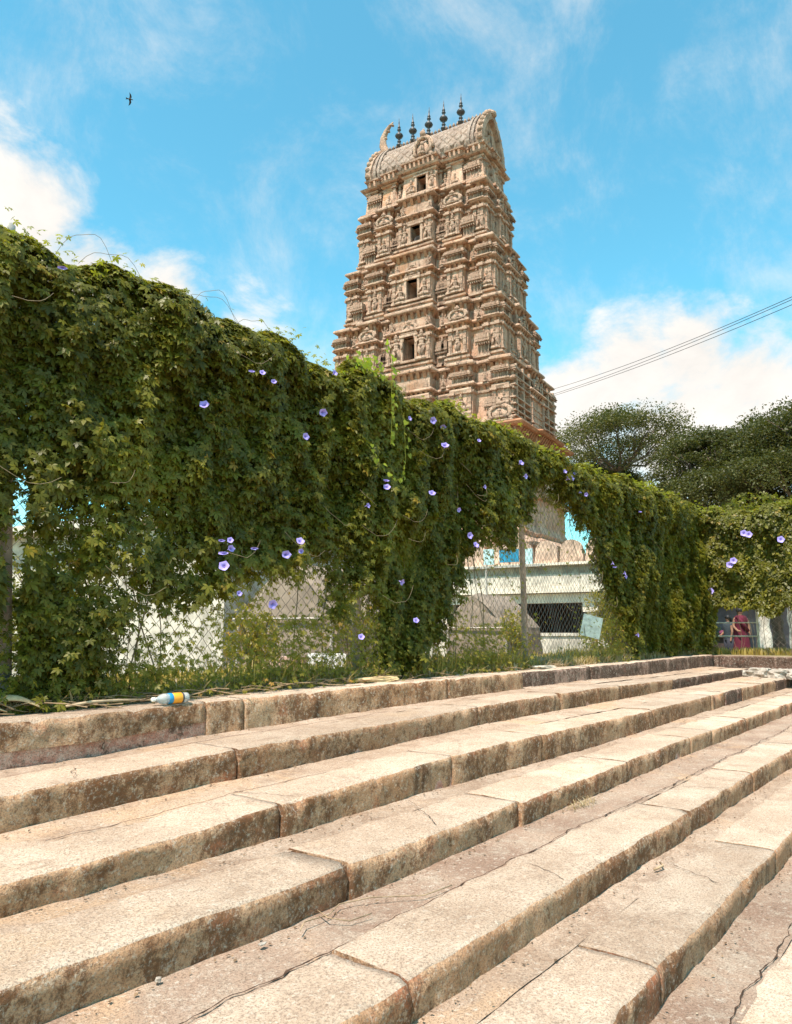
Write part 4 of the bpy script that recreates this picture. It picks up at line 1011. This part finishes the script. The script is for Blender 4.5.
F = [(i*(NT_+1)+j, (i+1)*(NT_+1)+j, (i+1)*(NT_+1)+j+1, i*(NT_+1)+j+1) for i in range(NX) for j in range(NT_)]
arrmesh('roof_vault', np.array(V), np.array(F), TROOF, rf)
def gable(x0, x1, parent, sg):
    mb = MB(); n = 28
    outer = [(rsec(-1+2*i/n)[0]*1.09, rsec(-1+2*i/n)[1]*1.02+.0) for i in range(n+1)]; inner = [(y*.80, z*.84-.02) for y, z in outer]
    vs = []
    for x in (x0, x1):
        vs += [(x, y, zr+z) for y, z in outer]; vs += [(x, y, zr+z) for y, z in inner]
    m = n+1; fs = []
    for i in range(n):
        fs += [(i, i+1, m+i+1, m+i), (2*m+i, 3*m+i, 3*m+i+1, 2*m+i+1), (i, 2*m+i, 2*m+i+1, i+1), (m+i, m+i+1, 3*m+i+1, 3*m+i)]
    mb.add(vs, fs); xm = x0+.3*(x1-x0); mb.add([(xm, y, zr+z) for y, z in inner], [tuple(range(m))])
    mb.M = None
    for i in range(1, n, 2):
        y, z = outer[i]; mb.ell(((x0+x1)/2+sg*.05, y*1.02, zr+z*1.02), (.16, .13, .15), 6, 5)
    mb.ell(((x0+x1)/2, 0, zr+outer[n//2][1]+.05), (.22, .24, .18)); mb.ell((x1, 0, zr+outer[n//2][1]-.1), (.2, .3, .2))
    for (y, z, r1) in ((0, .9, .35), (0, 1.35, .2), (-.7, .5, .22), (.7, .5, .22), (0, .45, .4)): mb.ell((xm+sg*.08, y, zr+z), (.14, r1, r1*.9), 7, 6)
    for y in (-.95, -.45, .45, .95): mb.box(xm-.05, xm+.09, y-.07, y+.07, zr+.0, zr+.9)
    mb.build('gable', TF, parent)
gable(La-.05, La+.33, rf, 1); gable(-La+.05, -La-.33, rf, -1)
# bands next to the gables, front dormer arch
for sg in (-1, 1):
    mb = MB(); n = 24
    for q, (xa, xb) in enumerate(((La-.62, La-.46), (La-.36, La-.2))):
        vs = []
        for x in (xa, xb):
            for i in range(n+1): y, z = rsec(-1+2*i/n); vs.append((sg*x, y*1.06, zr+z*1.045))
        mb.add(vs, [(i, i+1, n+2+i, n+1+i) for i in range(n)])
        for x in (xa, xb):
            vs = []
            for kx in (1.0, 1.06):
                for i in range(n+1): y, z = rsec(-1+2*i/n); vs.append((sg*x, y*kx, zr+z*(1+(kx-1)*.75)))
            mb.add(vs, [(i, i+1, n+2+i, n+1+i) for i in range(n)])
    mb.build('roof_band', TROOF, rf)
child('niche_arch', ARCH, rf, Matrix.Translation((0.1, -hw-.12, zr-.1)) @ Matrix.Rotation(R(-6), 4, 'X') @ Matrix.Diagonal((1.3, 2.2, 1.75, 1)))
mb = MB()
for i in range(28):
    x = -La+.2+(2*La-.4)*i/27; mb.lathe((x, 0, zr+RH+.10), [(.09, 0), (.11, .06), (.06, .12), (.02, .22)], 7)
mb.build('ridge_cresting', TROOF, rf)
mb = MB(); mb.lathe((0, 0, 0), [(.05, -.25), (.17, .0), (.19, .06), (.09, .14), (.07, .2), (.13, .26), (.13, .30), (.06, .36), (.12, .50), (.22, .56), (.275, .66), (.22, .76), (.10, .84), (.06, .96), (.13, 1.03), (.13, 1.07), (.06, 1.12), (.10, 1.18), (.105, 1.22), (.05, 1.32), (.035, 1.55), (.008, 1.85)], 14)
fin = mb.build('finial', COPPER, tower, True)
for i, u in enumerate((-2.35, -1.4, -.35, .65, 1.75)):
    o = fin if i == 0 else fin.copy()
    if i: COL.objects.link(o); o.parent = tower
    o.location = (u, 0, zr+RH+.18); o.scale = (.92, .92, .98); o.rotation_euler = (R(random.uniform(-1.5, 1.5)), R(random.uniform(-2, 2)), 0)
# curved horn at the left end
mb = MB(); pts = []; rad = []
for i in range(13):
    t = i/12; ang = R(200-115*t); pts.append((-La+.25+.72*math.cos(ang)+.35, 0, zr+RH+.75-.72*math.sin(ang)*-1.0*(1)-.55+t*.55)); rad.append(.30*(1-t*.72))
pts = [(-La+.35, 0, zr+RH-.35), (-La+.08, 0, zr+RH+.15), (-La-.08, 0, zr+RH+.6), (-La-.06, 0, zr+RH+1.05), (-La+.14, 0, zr+RH+1.45), (-La+.42, 0, zr+RH+1.75), (-La+.66, 0, zr+RH+1.92)]
mb.tube(pts, [.32, .27, .23, .19, .15, .10, .03], 10)
for p in pts[1:6]: mb.ell((p[0]+.2, p[1], p[2]-.05), (.09, .12, .07), 6, 5)
mb.build('horn_ornament', TF, tower, True)
# horn loudspeaker in the upper window
TM = Matrix.Translation(TB) @ Matrix.Rotation(R(-82.97), 4, 'Z')
sp = empty('horn_loudspeaker', TM @ Vector((WINX+.02, -1.92, LV[3][0]+ZO+.60+.24)), R(-82.97), 'grey horn loudspeaker sitting in the second highest window of the temple tower', 'loudspeaker')
mb = MB(); mb.M = Matrix.Rotation(R(90), 4, 'X'); mb.lathe((0, 0, 0), [(.04, -.2), (.05, -.05), (.08, .05), (.14, .14), (.20, .20), (.215, .205), (.20, .19), (.12, .12), (.03, .02)], 18); mb.build('horn', simple('grey_horn', (.10, .09, .09), .6), sp, True)
mb = MB(); mb.box(-.03, .03, .0, .1, -.28, -.04); mb.box(-.12, .12, -.06, .12, -.30, -.27); mb.build('bracket', METAL, sp)

# ------------------------------------------------------------------ low buildings behind the fence
RZ = R(-82.97)
def bld(name, az, d, z, label, cat): return empty(name, pol(az, d, z), RZ, label, cat)
mp = bld('temple_hall', 12.6, 25, .40, 'low temple hall with scalloped peach parapet and white fascia, seen through the open chain-link bay', 'hall')
x0, x1 = -4.6, 3.6
mb = MB(); mb.box(x0, x1, .0, 5, 2.72, 3.0); mb.box(x0-.1, x1+.1, -.25, 5, 2.35, 2.72); mb.build('fascia', PLASTER, mp)
mb = MB(); mb.box(x0, x1, -.12, .25, 1.80, 2.10); mb.build('beam', CREAM, mp)
mb = MB(); mb.box(x0-.05, x1+.05, -.34, -.02, 2.12, 2.34); mb.box(x0-.2, x1+.2, -.42, 0, 3.0, 3.08); mb.build('cornice', CREAM, mp)
mb = MB(); 
for i in range(9):
    xc = x0+.65+i*.85; poly = [(xc-.40, 3.08), (xc+.40, 3.08)]+[(xc+.36*math.cos(R(t)), 3.50+.34*math.sin(R(t))) for t in range(0, 181, 20)]
    mb.prism(poly, -.1, .12)
    pass
mb.build('parapet', PEACH, mp)
for x in (x0+.2, .85, x1-.2):
    mb = MB(); mb.box(x-.2, x+.2, -.05, .35, 0, .5); mb.box(x-.14, x+.14, 0, .3, .5, 1.5); mb.box(x-.24, x+.24, -.1, .38, 1.5, 1.8); mb.build('column', CREAM, mp)
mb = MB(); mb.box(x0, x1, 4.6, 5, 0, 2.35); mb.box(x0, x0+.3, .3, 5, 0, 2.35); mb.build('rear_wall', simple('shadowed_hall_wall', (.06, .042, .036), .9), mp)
lw = bld('low_white_wall', 11.9, 21, .35, 'low white wall standing in front of the temple hall', 'wall')
mb = MB(); mb.box(-1.5, 1.5, 0, .25, 0, .82); mb.box(-1.55, 1.55, -.04, .29, .82, .90); mb.build('wall', PLASTER, lw)
bb = bld('blue_sign_board', 8.3, 24, 2.95, 'bright blue board standing on the roof edge left of the temple hall', 'board')
mb = MB(); mb.box(-.2, .45, 0, .05, .5, .9); mb.build('panel', simple('blue_paint', (.02, .22, .36), .6, .3, 6), bb)
mb = MB(); mb.box(-.75, -.4, .01, .06, .45, .95); mb.box(.56, .9, .01, .06, .42, .9); mb.build('panel', simple('pale_blue_paint', (.45, .62, .62), .5), bb)
mb = MB(); mb.box(-1.3, 1.3, -.02, .05, .33, .40); [mb.box(q, q+.05, .0, .06, -2.55, .5) for q in (-.7, .5)]; mb.build('frame', METAL, bb)
an = bld('white_building', -1, 28, .35, 'long white walled building behind the fence, left of the temple hall', 'building')
mb = MB(); mb.box(-9, 2.6, 0, 6, 0, 2.95); mb.build('wall', PLASTER, an)
mb = MB(); mb.box(-9.2, 2.8, -.3, 6.2, 2.95, 3.15); mb.build('roof', CREAM, an)
for x in (-7, -4.2, -1.4, 1.4):
    f = MB(); f.box(x-.55, x+.55, -.05, .05, .95, 2.1); fo = f.build('window', simple('window_frame_grey', (.35, .33, .3)), an); g = MB(); g.box(x-.47, x+.47, -.07, -.04, 1.03, 2.02); g.build('pane', DARK, fo)
wb = bld('white_compound', -20.5, 13, .375, 'bright white washed building close behind the leafy left end of the fence', 'building')
mb = MB(); mb.box(-4, 2.4, 0, 4, 0, 2.6); mb.build('wall', PLASTER, wb)
mb = MB(); mb.box(-4.2, 2.6, -.3, 4.2, 2.6, 2.75); mb.build('roof', PLASTER, wb)
mb = MB(); mb.box(-1.9, -1.0, -.04, .05, 0, 1.9); mb.build('door', simple('teal_door', (.05, .30, .30), .5), wb)
rc = bld('red_cloth', -28.1, 9, .5, 'red cloth hanging behind the post at the far left', 'cloth')
mb = MB(); rows = []
for k in range(9):
    for j in range(7): rows.append((-.3+.075*k, .03*math.sin(k*1.7+j*.3), .55+.12*j))
mb.add(rows, [(k*7+j, (k+1)*7+j, (k+1)*7+j+1, k*7+j+1) for k in range(8) for j in range(6)]); o = mb.build('cloth', simple('red_cloth', (.6, .06, .04), .8), rc, True); sm = o.modifiers.new('t', 'SOLIDIFY'); sm.thickness = .01
mb = MB(); mb.tube([(-.35, 0, 1.28), (.35, 0, 1.28)], .01, 5); [mb.tube([(q, 0, -.1), (q, 0, 1.3)], .015, 5) for q in (-.34, .34)]; mb.build('rack', METAL, rc)
# tarpaulin covered stalls
TARP = simple('brown_tarpaulin', (.27, .21, .16), .8, .2, 5, .4, .02)
def stall(az, d, w, h, label, skew=0.):
    s_ = bld('covered_cart', az, d, gz(*pol(az, d)[:2]), label, 'cart')
    mb = MB(); prof = [(-1, 0), (-1.0, .45), (-.97, .55), (-.55, .80), (-.12, .98), (.1, 1.0), (.5, .82), (.97, .52), (1.0, .42), (1.0, 0)]
    fine = []
    for i in range(len(prof)-1):
        for q in range(4): t = q/4; fine.append((prof[i][0]*(1-t)+prof[i+1][0]*t, prof[i][1]*(1-t)+prof[i+1][1]*t))
    fine.append(prof[-1]); m = len(fine); rows = []
    for k in range(13):
        y = -.1+1.7*k/12; sc2 = 1 if 0 < k < 12 else .97
        for x, z in fine: rows.append(((x*w+skew*z)*sc2+.03*fb(x*2, y*2, z*2, 1, 4), y+.05*fb(x*2, y, z*3, 1.5, 6), z*h*sc2+.03*fb(x*3, y*3, 1, 1, 9)))
    mb.add(rows, [(k*m+j, k*m+j+1, (k+1)*m+j+1, (k+1)*m+j) for k in range(12) for j in range(m-1)]+[tuple(range(m)), tuple(12*m+j for j in range(m))])
    mb.build('tarpaulin', TARP, s_, False)
    mb = MB(); 
    for x in (-.9, .9): mb.tube([(x*w, -.15, 0), (x*w, -.15, h*.5)], .02, 5)
    mb.tube([(-w, -.16, h*.50), (w, -.16, h*.50)], .015, 5); mb.build('rail', METAL, s_)
    return s_
stall(-7.9, 9.4, .80, 1.36, 'larger brown tarpaulin covered cart with gabled top, left of the second fence post')
stall(6.3, 13.5, .62, 1.22, 'smaller brown tarpaulin covered cart behind the mesh, left of the third post', -.1)
for i, (az, d, L) in enumerate(((-9.4, 8.4, .7), (-5.2, 8.6, .55))):
    o = bld('kerb_slab', az, d, gz(*pol(az, d)[:2]), ('row of pinkish kerb blocks in front of the larger covered cart', 'white kerb slab right of the pinkish blocks in front of the cart')[i], 'kerb')
    mb = MB(); n = 3 if i == 0 else 1
    for k in range(n): mb.box(-L/2+k*L/n+.01, -L/2+(k+1)*L/n-.01, 0, .2, -.05, .22)
    mb.build('block', simple('pink_block' if i == 0 else 'white_block', (.62, .42, .34) if i == 0 else (.72, .7, .66), .9), o)
# tilted notice hanging on the mesh
sg_ = empty('notice_board', (9.74, YF-.02, 1.36), R(-42), 'small white square notice hanging tilted on the chain-link mesh', 'notice')
mb = MB(); mb.M = Matrix.Rotation(R(14), 4, 'Y'); mb.box(-.14, .14, -.075, -.065, -.145, .145); mb.build('board', simple('stained_white_board', (.62, .62, .55), .6, .25, 14), sg_)
mb = MB(); mb.tube([(-.09, -.07, .17), (-.02, -.06, .30), (.09, -.07, .15)], .003, 4); mb.build('wire', WIRE, sg_)
# ------------------------------------------------------------------ gate and people beyond the far fence
gt = empty('barrier_gate', (15.8, 0, .80), 0, 'rusty tubular barrier with three rails beyond the far fence', 'barrier')
GM = simple('rusty_pale_pipe', (.85, .68, .52), .6, .3, 9)
mb = MB()
for y in (3.45, 4.36): mb.tube([(0, y, -.1), (0, y, 1.75)], .022, 7)
mb.build('post', GM, gt)
mb = MB()
for z, r in ((.40, .016), (.66, .013), (1.02, .013), (1.7, .013)): mb.tube([(0, 3.45, z), (0, 4.36 if z != .40 else 4.6, z)], r, 6)
mb.build('rail', GM, gt)
def trunk_thing(loc, h, r, label, white):
    t = empty('garden_tree', loc, 0, label, 'tree')
    mb = MB(); pts = []; rad = []
    for k in range(12): q = k/11; pts.append((.10*math.sin(q*3)-.12*q, -.05*q+.10*q, h*q)); rad.append(r*(1.15-.35*q)+.02*math.sin(k*2.3))
    mb.tube(pts, rad, 10); mb.build('trunk', white, t, True)
    mb = MB()
    for (dy, dz) in ((.5, .9), (-.5, 1.0), (.1, 1.2)): mb.tube([pts[-1], (pts[-1][0]+.1, pts[-1][1]+dy*.5, h+dz*.5), (pts[-1][0], pts[-1][1]+dy, h+dz)], [r*.6, r*.4, r*.15], 6)
    mb.build('branch', BARK, t)
    n = 1500; P = rng.normal(0, 1, (n, 3)); P /= np.linalg.norm(P, axis=1)[:, None]; P = P*(rng.random(n)**.4)[:, None]*np.array([.9, .9, .7])+np.array([0, 0, h+1.0])
    V, F = scatter(P, rng.normal(0, 1, (n, 3))+np.array([0, 0, .6]), .07*rng.uniform(.6, 1.3, n), leaf_template(3)); arrmesh('crown', V, F, LEAF, t)
WTR = simple('white_washed_bark', (.66, .62, .54), .85, .3, 7, .6, .02)
trunk_thing(pol(25.95, 17.0, .55), 1.9, .11, 'small tree with a white painted trunk just right of the barrier', WTR)
trunk_thing(pol(27.75, 17.6, .5), 1.9, .11, 'small tree with a white painted trunk at the right edge of the photo', WTR)
trunk_thing(pol(26.75, 18.2, .5), 1.8, .12, 'small tree with a brown trunk between the two white painted trunks', BARK)
def person(loc, rz, label, cloth, sari=True, h=1.58):
    p = empty('person', loc, rz, label, 'person')
    me = bpy.data.meshes.new('body'); s_ = h/1.6
    J = [((0, 0, .92), .13), ((0, 0, 1.08), .12), ((0, 0, 1.25), .14), ((0, 0, 1.36), .085), ((0, .0, 1.43), .045), ((0, -.015, 1.50), .085), ((0, -.01, 1.58), .078),
         ((-.17, 0, 1.32), .05), ((-.22, -.02, 1.08), .04), ((-.16, -.20, .95), .03), ((-.12, -.27, .95), .028), ((.17, 0, 1.32), .05), ((.22, .0, 1.08), .04), ((.21, -.05, .84), .03), ((.21, -.07, .76), .026),
         ((-.09, 0, .84), .09), ((-.09, -.02, .48), .06), ((-.09, 0, .09), .042), ((-.09, -.12, .03), .032), ((.09, 0, .84), .09), ((.09, -.04, .48), .06), ((.10, .03, .09), .042), ((.10, -.09, .03), .032)]
    E = [(0, 1), (1, 2), (2, 3), (3, 4), (4, 5), (5, 6), (2, 7), (7, 8), (8, 9), (9, 10), (2, 11), (11, 12), (12, 13), (13, 14), (0, 15), (15, 16), (16, 17), (17, 18), (0, 19), (19, 20), (20, 21), (21, 22)]
    me.from_pydata([tuple(c*s_ for c in j[0]) for j in J], E, []); me.materials.append(simple('skin', (.26, .13, .08), .6))
    o = link('body', me, p); sk = o.modifiers.new('s', 'SKIN'); o.modifiers.new('u', 'SUBSURF').levels = 1
    for i, j in enumerate(J): o.data.skin_vertices[0].data[i].radius = (j[1]*s_, j[1]*s_*.9)
    o.data.skin_vertices[0].data[0].use_root = True
    mb = MB(); n = 22; prof = ([(.27, .04), (.26, .3), (.22, .6), (.19, .85), (.165, 1.0), (.17, 1.15), (.20, 1.28), (.15, 1.38), (.07, 1.41)] if sari else [(.17, .80), (.18, .9), (.175, 1.1), (.21, 1.3), (.15, 1.38), (.07, 1.41)])
    vs = []
    for r_, z in prof:
        for i in range(n): q = 2*math.pi*i/n; rr = r_*(1+(.06*math.sin(q*7)*(1.2-z) if sari else 0)); vs.append((rr*math.cos(q)*s_, rr*.78*math.sin(q)*s_, z*s_))
    mb.add(vs, [(j*n+i, j*n+(i+1) % n, (j+1)*n+(i+1) % n, (j+1)*n+i) for j in range(len(prof)-1) for i in range(n)]); mb.build('sari' if sari else 'shirt', cloth, p, True)
    if sari:
        mb = MB(); mb.tube([(.16*s_, -.12*s_, .95*s_), (0, -.17*s_, 1.15*s_), (-.12*s_, -.1*s_, 1.36*s_), (-.13*s_, .12*s_, 1.2*s_), (-.1*s_, .2*s_, .7*s_)], [.04, .06, .05, .06, .05], 8); mb.build('drape', cloth, p, True)
    else:
        mb = MB()
        for sx in (-1, 1): mb.tube([(sx*.09*s_, -.0, .86*s_), (sx*.09*s_, -.03, .48*s_), (sx*.095*s_, .01, .09*s_)], [.115, .09, .075], 10)
        mb.build('trousers', simple('dark_trousers', (.03, .03, .04), .9), p, True)
    mb = MB(); mb.ell((0, .02*s_, 1.545*s_), (.10*s_, .11*s_, .10*s_), 12, 9); mb.ell((0, .10*s_, 1.47*s_), (.06, .05, .08)); mb.build('hair', simple('black_hair', (.012, .01, .01), .5), p, True)
    return p
MAR = simple('maroon_cloth', (.09, .008, .02), .8, .25, 8)
person(pol(24.45, 24, .36), R(AZ-24.4-90+20), 'person in a maroon sari standing behind the barrier', MAR)
person(pol(23.65, 25, .30), R(AZ-24.4-90-60), 'person in dark clothes standing left of the maroon sari behind the barrier', simple('dark_shirt', (.04, .05, .06), .9), False, 1.45)
kb = empty('market_stall', pol(24.3, 29, .38), RZ, 'dim market stall with a grey back wall behind the people', 'stall')
mb = MB(); mb.box(-2.6, 4.5, .9, 1.0, 0, 2.6); mb.build('rear_wall', simple('dusky_grey_wall', (.20, .17, .19), .9, .3, 2), kb)
mb = MB(); mb.box(-2.8, 4.7, -.8, 1.1, 2.6, 2.68); mb.build('roof', METAL, kb)
mb = MB(); [mb.box(q, q+.08, -.7, -.62, 0, 2.6) for q in (-2.6, 0.8, 4.4)]; mb.build('post', METAL, kb)
mb = MB(); mb.box(-2.4, 0.3, -.4, .4, 0, .7); mb.box(-2.5, .4, -.5, .5, .7, .76); mb.build('counter', simple('dark_counter', (.05, .035, .03), .8), kb)
mb = MB()
for k in range(9): mb.ell((-2.2+k*.28, -.1+.1*math.sin(k*2), .85), (.11, .11, .10))
mb.build('goods', simple('magenta_goods', (.16, .04, .08), .7), kb)

# ------------------------------------------------------------------ big trees
def big_tree(name, base, H, trunk_h, crown, nclump, nleaf, mat, label, seed, leafsz=.17, tr=.5, group=None):
    """crown: (cx, cy, cz, rx, ry, rz) lobes relative to base; leaves gather in clumps on the lobes' upper shells"""
    t = empty(name, base, 0, label, 'tree', group); rnd = random.Random(seed); rg = np.random.default_rng(seed)
    centers = []; mb = MB()
    mb.tube([(0, 0, -.6), (.1, 0, trunk_h*.4), (.0, .1, trunk_h*.75), (.1, 0, trunk_h)], [tr*1.3, tr, tr*.85, tr*.75], 10)
    for li, (cx, cy, cz, rx, ry, rz) in enumerate(crown):
        for k in range(nclump//len(crown)):
            u = rnd.random()*2*math.pi; q = rnd.random()**.62; el = rnd.random()
            if el < .64:
                v = math.sqrt(max(0, 1-q*q))*rnd.uniform(.72, 1.0)
            else: v = rnd.uniform(-.2, .65)
            c = Vector((cx+rx*q*math.cos(u), cy+ry*q*math.sin(u), cz+rz*v)); centers.append((c, rnd.uniform(.5, 1.0)*min(rx, ry)*.28))
        # limbs fan out from the fork
        fork = Vector((.1, 0, trunk_h)); hub = Vector((cx*.6, cy*.6, cz-rz*.25))
        mb.tube([fork, fork.lerp(hub, .5)+Vector((0, 0, .3)), hub], [tr*.55, tr*.42, tr*.34], 7)
        for k in range(11):
            u = 2*math.pi*k/11+rnd.uniform(-.2, .2); q = rnd.uniform(.55, .9); tip = Vector((cx+rx*q*math.cos(u), cy+ry*q*math.sin(u), cz+rz*math.sqrt(1-q*q)*.75))
            mid = hub.lerp(tip, .5)+Vector((rnd.uniform(-.4, .4), rnd.uniform(-.4, .4), -.15*rz+rnd.uniform(-.3, .3)))
            mb.tube([hub, hub.lerp(mid, .5)+Vector((0, 0, rnd.uniform(-.2, .3))), mid, mid.lerp(tip, .55)+Vector((rnd.uniform(-.3, .3),)*3), tip], [tr*.32, tr*.24, tr*.17, tr*.10, tr*.04], 6)
            for _ in range(2):
                t2 = tip+Vector((rnd.uniform(-1, 1)*rx*.25, rnd.uniform(-1, 1)*ry*.25, rnd.uniform(-.1, .5)*rz*.4)); mb.tube([mid, mid.lerp(t2, .5)+Vector((0, 0, .2)), t2], [tr*.12, tr*.08, tr*.03], 5)
    mb.build('trunk', BARK, t, True)
    per = nleaf//len(centers); P = []
    for c, r in centers:
        g = rg.normal(0, 1, (per, 3)); g /= np.linalg.norm(g, axis=1)[:, None]; rr = rg.random(per)**.45
        P.append(np.array(c)+g*rr[:, None]*np.array([r*1.35, r*1.35, r*.62]))
    P = np.concatenate(P); n = len(P); N = rg.normal(0, .7, (n, 3))+np.array([0, 0, .8])
    V, F = scatter(P, N, leafsz*rg.uniform(.6, 1.3, n), (np.array([(0, .5, 0), (.34, 0, -.06), (0, -.75, -.12), (-.34, 0, -.06)]), np.array([(0, 1, 2, 3)])), rg.uniform(-3, 3, n))
    arrmesh('crown', V, F, mat, t); return t
# umbrella tree right of the tower
b1 = pol(16.9, 60, 0.2)
big_tree('rain_tree', b1, 18, 10.5, [(0, 0, 14.4, 5.6, 5.6, 3.6), (3.0, 2.8, 12.4, 3.2, 3.2, 2.4)], 240, 70000, TREEL2, 'wide umbrella shaped tree with bare limbs showing, directly right of the tower', 3, .14, .42)
b2 = pol(24.6, 52, 0.2)
big_tree('rain_tree', b2, 16, 7, [(0.4, 1.6, 10.9, 3.4, 3.4, 3.4), (1.8, -1.4, 11.2, 4.0, 4.0, 3.4), (-2, 1.0, 8.6, 3.4, 3.8, 2.4)], 340, 90000, TREEL, 'dense dark olive tree with a rounded crown in the middle above the far fence', 5, .14, .5)
b3 = pol(30.5, 50, 0.2)
big_tree('rain_tree', b3, 18, 8, [(0, 0, 10.8, 5.2, 5.2, 3.7), (-1.5, 1.5, 8.6, 5, 5, 2.8)], 340, 90000, TREEL, 'tallest dark tree cut by the right edge of the photo', 9, .14, .55)
b4 = pol(20.3, 66, .2)
big_tree('rain_tree', b4, 14, 5, [(0, 0, 8.4, 4.4, 4.4, 3.4)], 130, 36000, TREEL, 'lower dark tree in the gap between the umbrella tree and the dense tree', 12, .18, .4)
for i, (az, d, h, lab) in enumerate(((-38, 60, 9, 'tree far off to the left behind the buildings'), (42, 60, 12, 'tree off to the right beyond the far fence'), (52, 55, 10, 'shorter tree farthest to the right beyond the far fence'))):
    big_tree('rain_tree', pol(az, d, .2), h, h*.5, [(0, 0, h*.72, h*.35, h*.35, h*.25)], 90, 14000, TREEL, lab, 20+i, .22)
# leafy shrubs just behind the fence
def shrub(loc, r, h, n, mat, label, sz=.05):
    t = empty('shrub', loc, 0, label, 'shrub'); mb = MB()
    for k in range(9): u = k*2.4; mb.tube([(0, 0, -.05), (.3*r*math.cos(u), .3*r*math.sin(u), h*.5), (.75*r*math.cos(u), .75*r*math.sin(u), h*random.uniform(.7, .95))], [.012, .009, .004], 5)
    mb.build('stem', STEM, t)
    P = rng.normal(0, 1, (n, 3)); P /= np.linalg.norm(P, axis=1)[:, None]; P = P*(rng.random(n)**.5)[:, None]*np.array([r, r, h*.5])+np.array([0, 0, h*.55]); k = vn3(P+np.array(loc), 3.5, 4) > .42; P = P[k]
    V, F = scatter(P, rng.normal(0, .8, (len(P), 3))+np.array([-.3, -.5, .6]), sz*rng.uniform(.6, 1.2, len(P)), leaf_template(3)); arrmesh('foliage', V, F, mat, t)
def shb(az, d, r, h, n, mat, label, sz=.05): p = pol(az, d); shrub((p.x, p.y, gz(p.x, p.y)), r, h, n, mat, label, sz)
shb(-10.6, 8.0, .32, .75, 900, LEAFD, 'yellowish shrub in front of the left slope of the larger covered cart')
shb(-3.4, 8.5, .35, .8, 900, LEAF, 'dark green shrub beside the second fence post')
shb(8.9, 12, .3, .8, 700, LEAFD, 'thin yellowish shrub in front of the smaller covered cart')
shb(15.8, 15, .5, 1.5, 1800, LEAFD, 'tall yellow green shrub at the right side of the open mesh bay', .06)
shb(14.6, 18, .35, .9, 700, LEAFY, 'bright green shrub below the tilted notice', .06)
shb(-24.0, 7.5, .6, 1.3, 2200, LEAF, 'leafy shrub behind the left end of the fence')

# ------------------------------------------------------------------ overhead wires, bird
CAB = simple('black_cable', (.03, .03, .03), .6)
for i, (a0, t0, a1, t1, lab) in enumerate(((9.0, .311, 36, .441, 'highest of the three overhead wires'), (9.0, .304, 36, .434, 'middle one of the three overhead wires'), (9.0, .299, 36, .431, 'lowest of the three overhead wires'))):
    A0 = pol(a0, 70, 1.3+t0*70); A1 = pol(a1, 38, 1.3+t1*38); pts = []
    for k in range(25): t = k/24; p = A0.lerp(A1, t); p.z -= 1.3*4*t*(1-t)*.5+(.10*math.sin(i*2+t*3)); pts.append(p)
    mb = MB(); mb.tube(pts, .017, 5); tag(mb.build('overhead_wire', CAB), lab+' slanting up from behind the tower to the right', 'wire', 'overhead wires')
bd = empty('bird', pol(-21.48, 60, 1.3+.723*60), R(40), 'dark bird gliding high in the sky at the upper left', 'bird')
mb = MB(); n = 9
mb.ell((0, 0, 0), (.09, .28, .08), 10, 8); mb.ell((0, -.30, .03), (.055, .09, .055), 8, 6); mb.lathe((0, -.38, .03), [(.02, -.01), (.005, .01)], 6); mb.add([(-.05, .2, 0), (.05, .2, 0), (.13, .52, .0), (0, .46, .01), (-.13, .52, 0), (0, .3, .03)], [(0, 1, 2, 3, 4), (1, 0, 5)])
FEA = simple('dark_feather', (.03, .028, .028), .7)
mb.build('body', FEA, bd, True)
for sx in (-1, 1):
    mb = MB(); up = [(.04*sx, -.10, .02), (.30*sx, -.17, .14), (.55*sx, -.08, .16), (.78*sx, .12, .10)]; dn_ = [(.05*sx, .14, .02), (.30*sx, .08, .13), (.52*sx, .10, .15), (.78*sx, .14, .10)]
    vs = [(*p[:2], p[2]+.012) for p in up+dn_]+[(*p[:2], p[2]-.012) for p in up+dn_]
    mb.add(vs, [(i, i+1, i+5, i+4) for i in range(3)]+[(i+8, i+12, i+13, i+9) for i in range(3)]+[(i, i+8, i+9, i+1) for i in range(3)]+[(i+4, i+5, i+13, i+12) for i in range(3)]+[(0, 4, 12, 8), (3, 11, 15, 7)])
    mb.build('wing', FEA, bd)
bd.rotation_euler = (R(10), R(62), R(60)); bd.scale = (.65, .65, .65)

# crumbs and dead leaf bits gathered at the foot of the risers
P = []
for k in range(0, 7):
    n = 520; x = rng.uniform(.8, 13.8, n); y = YE[k]-np.abs(rng.normal(0, .05, n))-.012
    for a_, b_ in zip(x, y): P.append((a_, b_, treadz(k+1, a_, b_)+.004))
P = np.array(P); n = len(P)
V, F = scatter(P, rng.normal(0, .25, (n, 3))+np.array([0, 0, 1.]), .011*rng.uniform(.3, 1.5, n), (np.array([(0, .5, 0), (.4, 0, .15), (0, -.75, -.02), (-.4, 0, .12)]), np.array([(0, 1, 2, 3)])), rng.uniform(-3, 3, n))
o = arrmesh('leaf_litter', V, F, leaf_mat('brown_litter', (.10, .06, .035), (.26, .17, .10), (.5, .4, .28), .1)); o['kind'] = 'stuff'
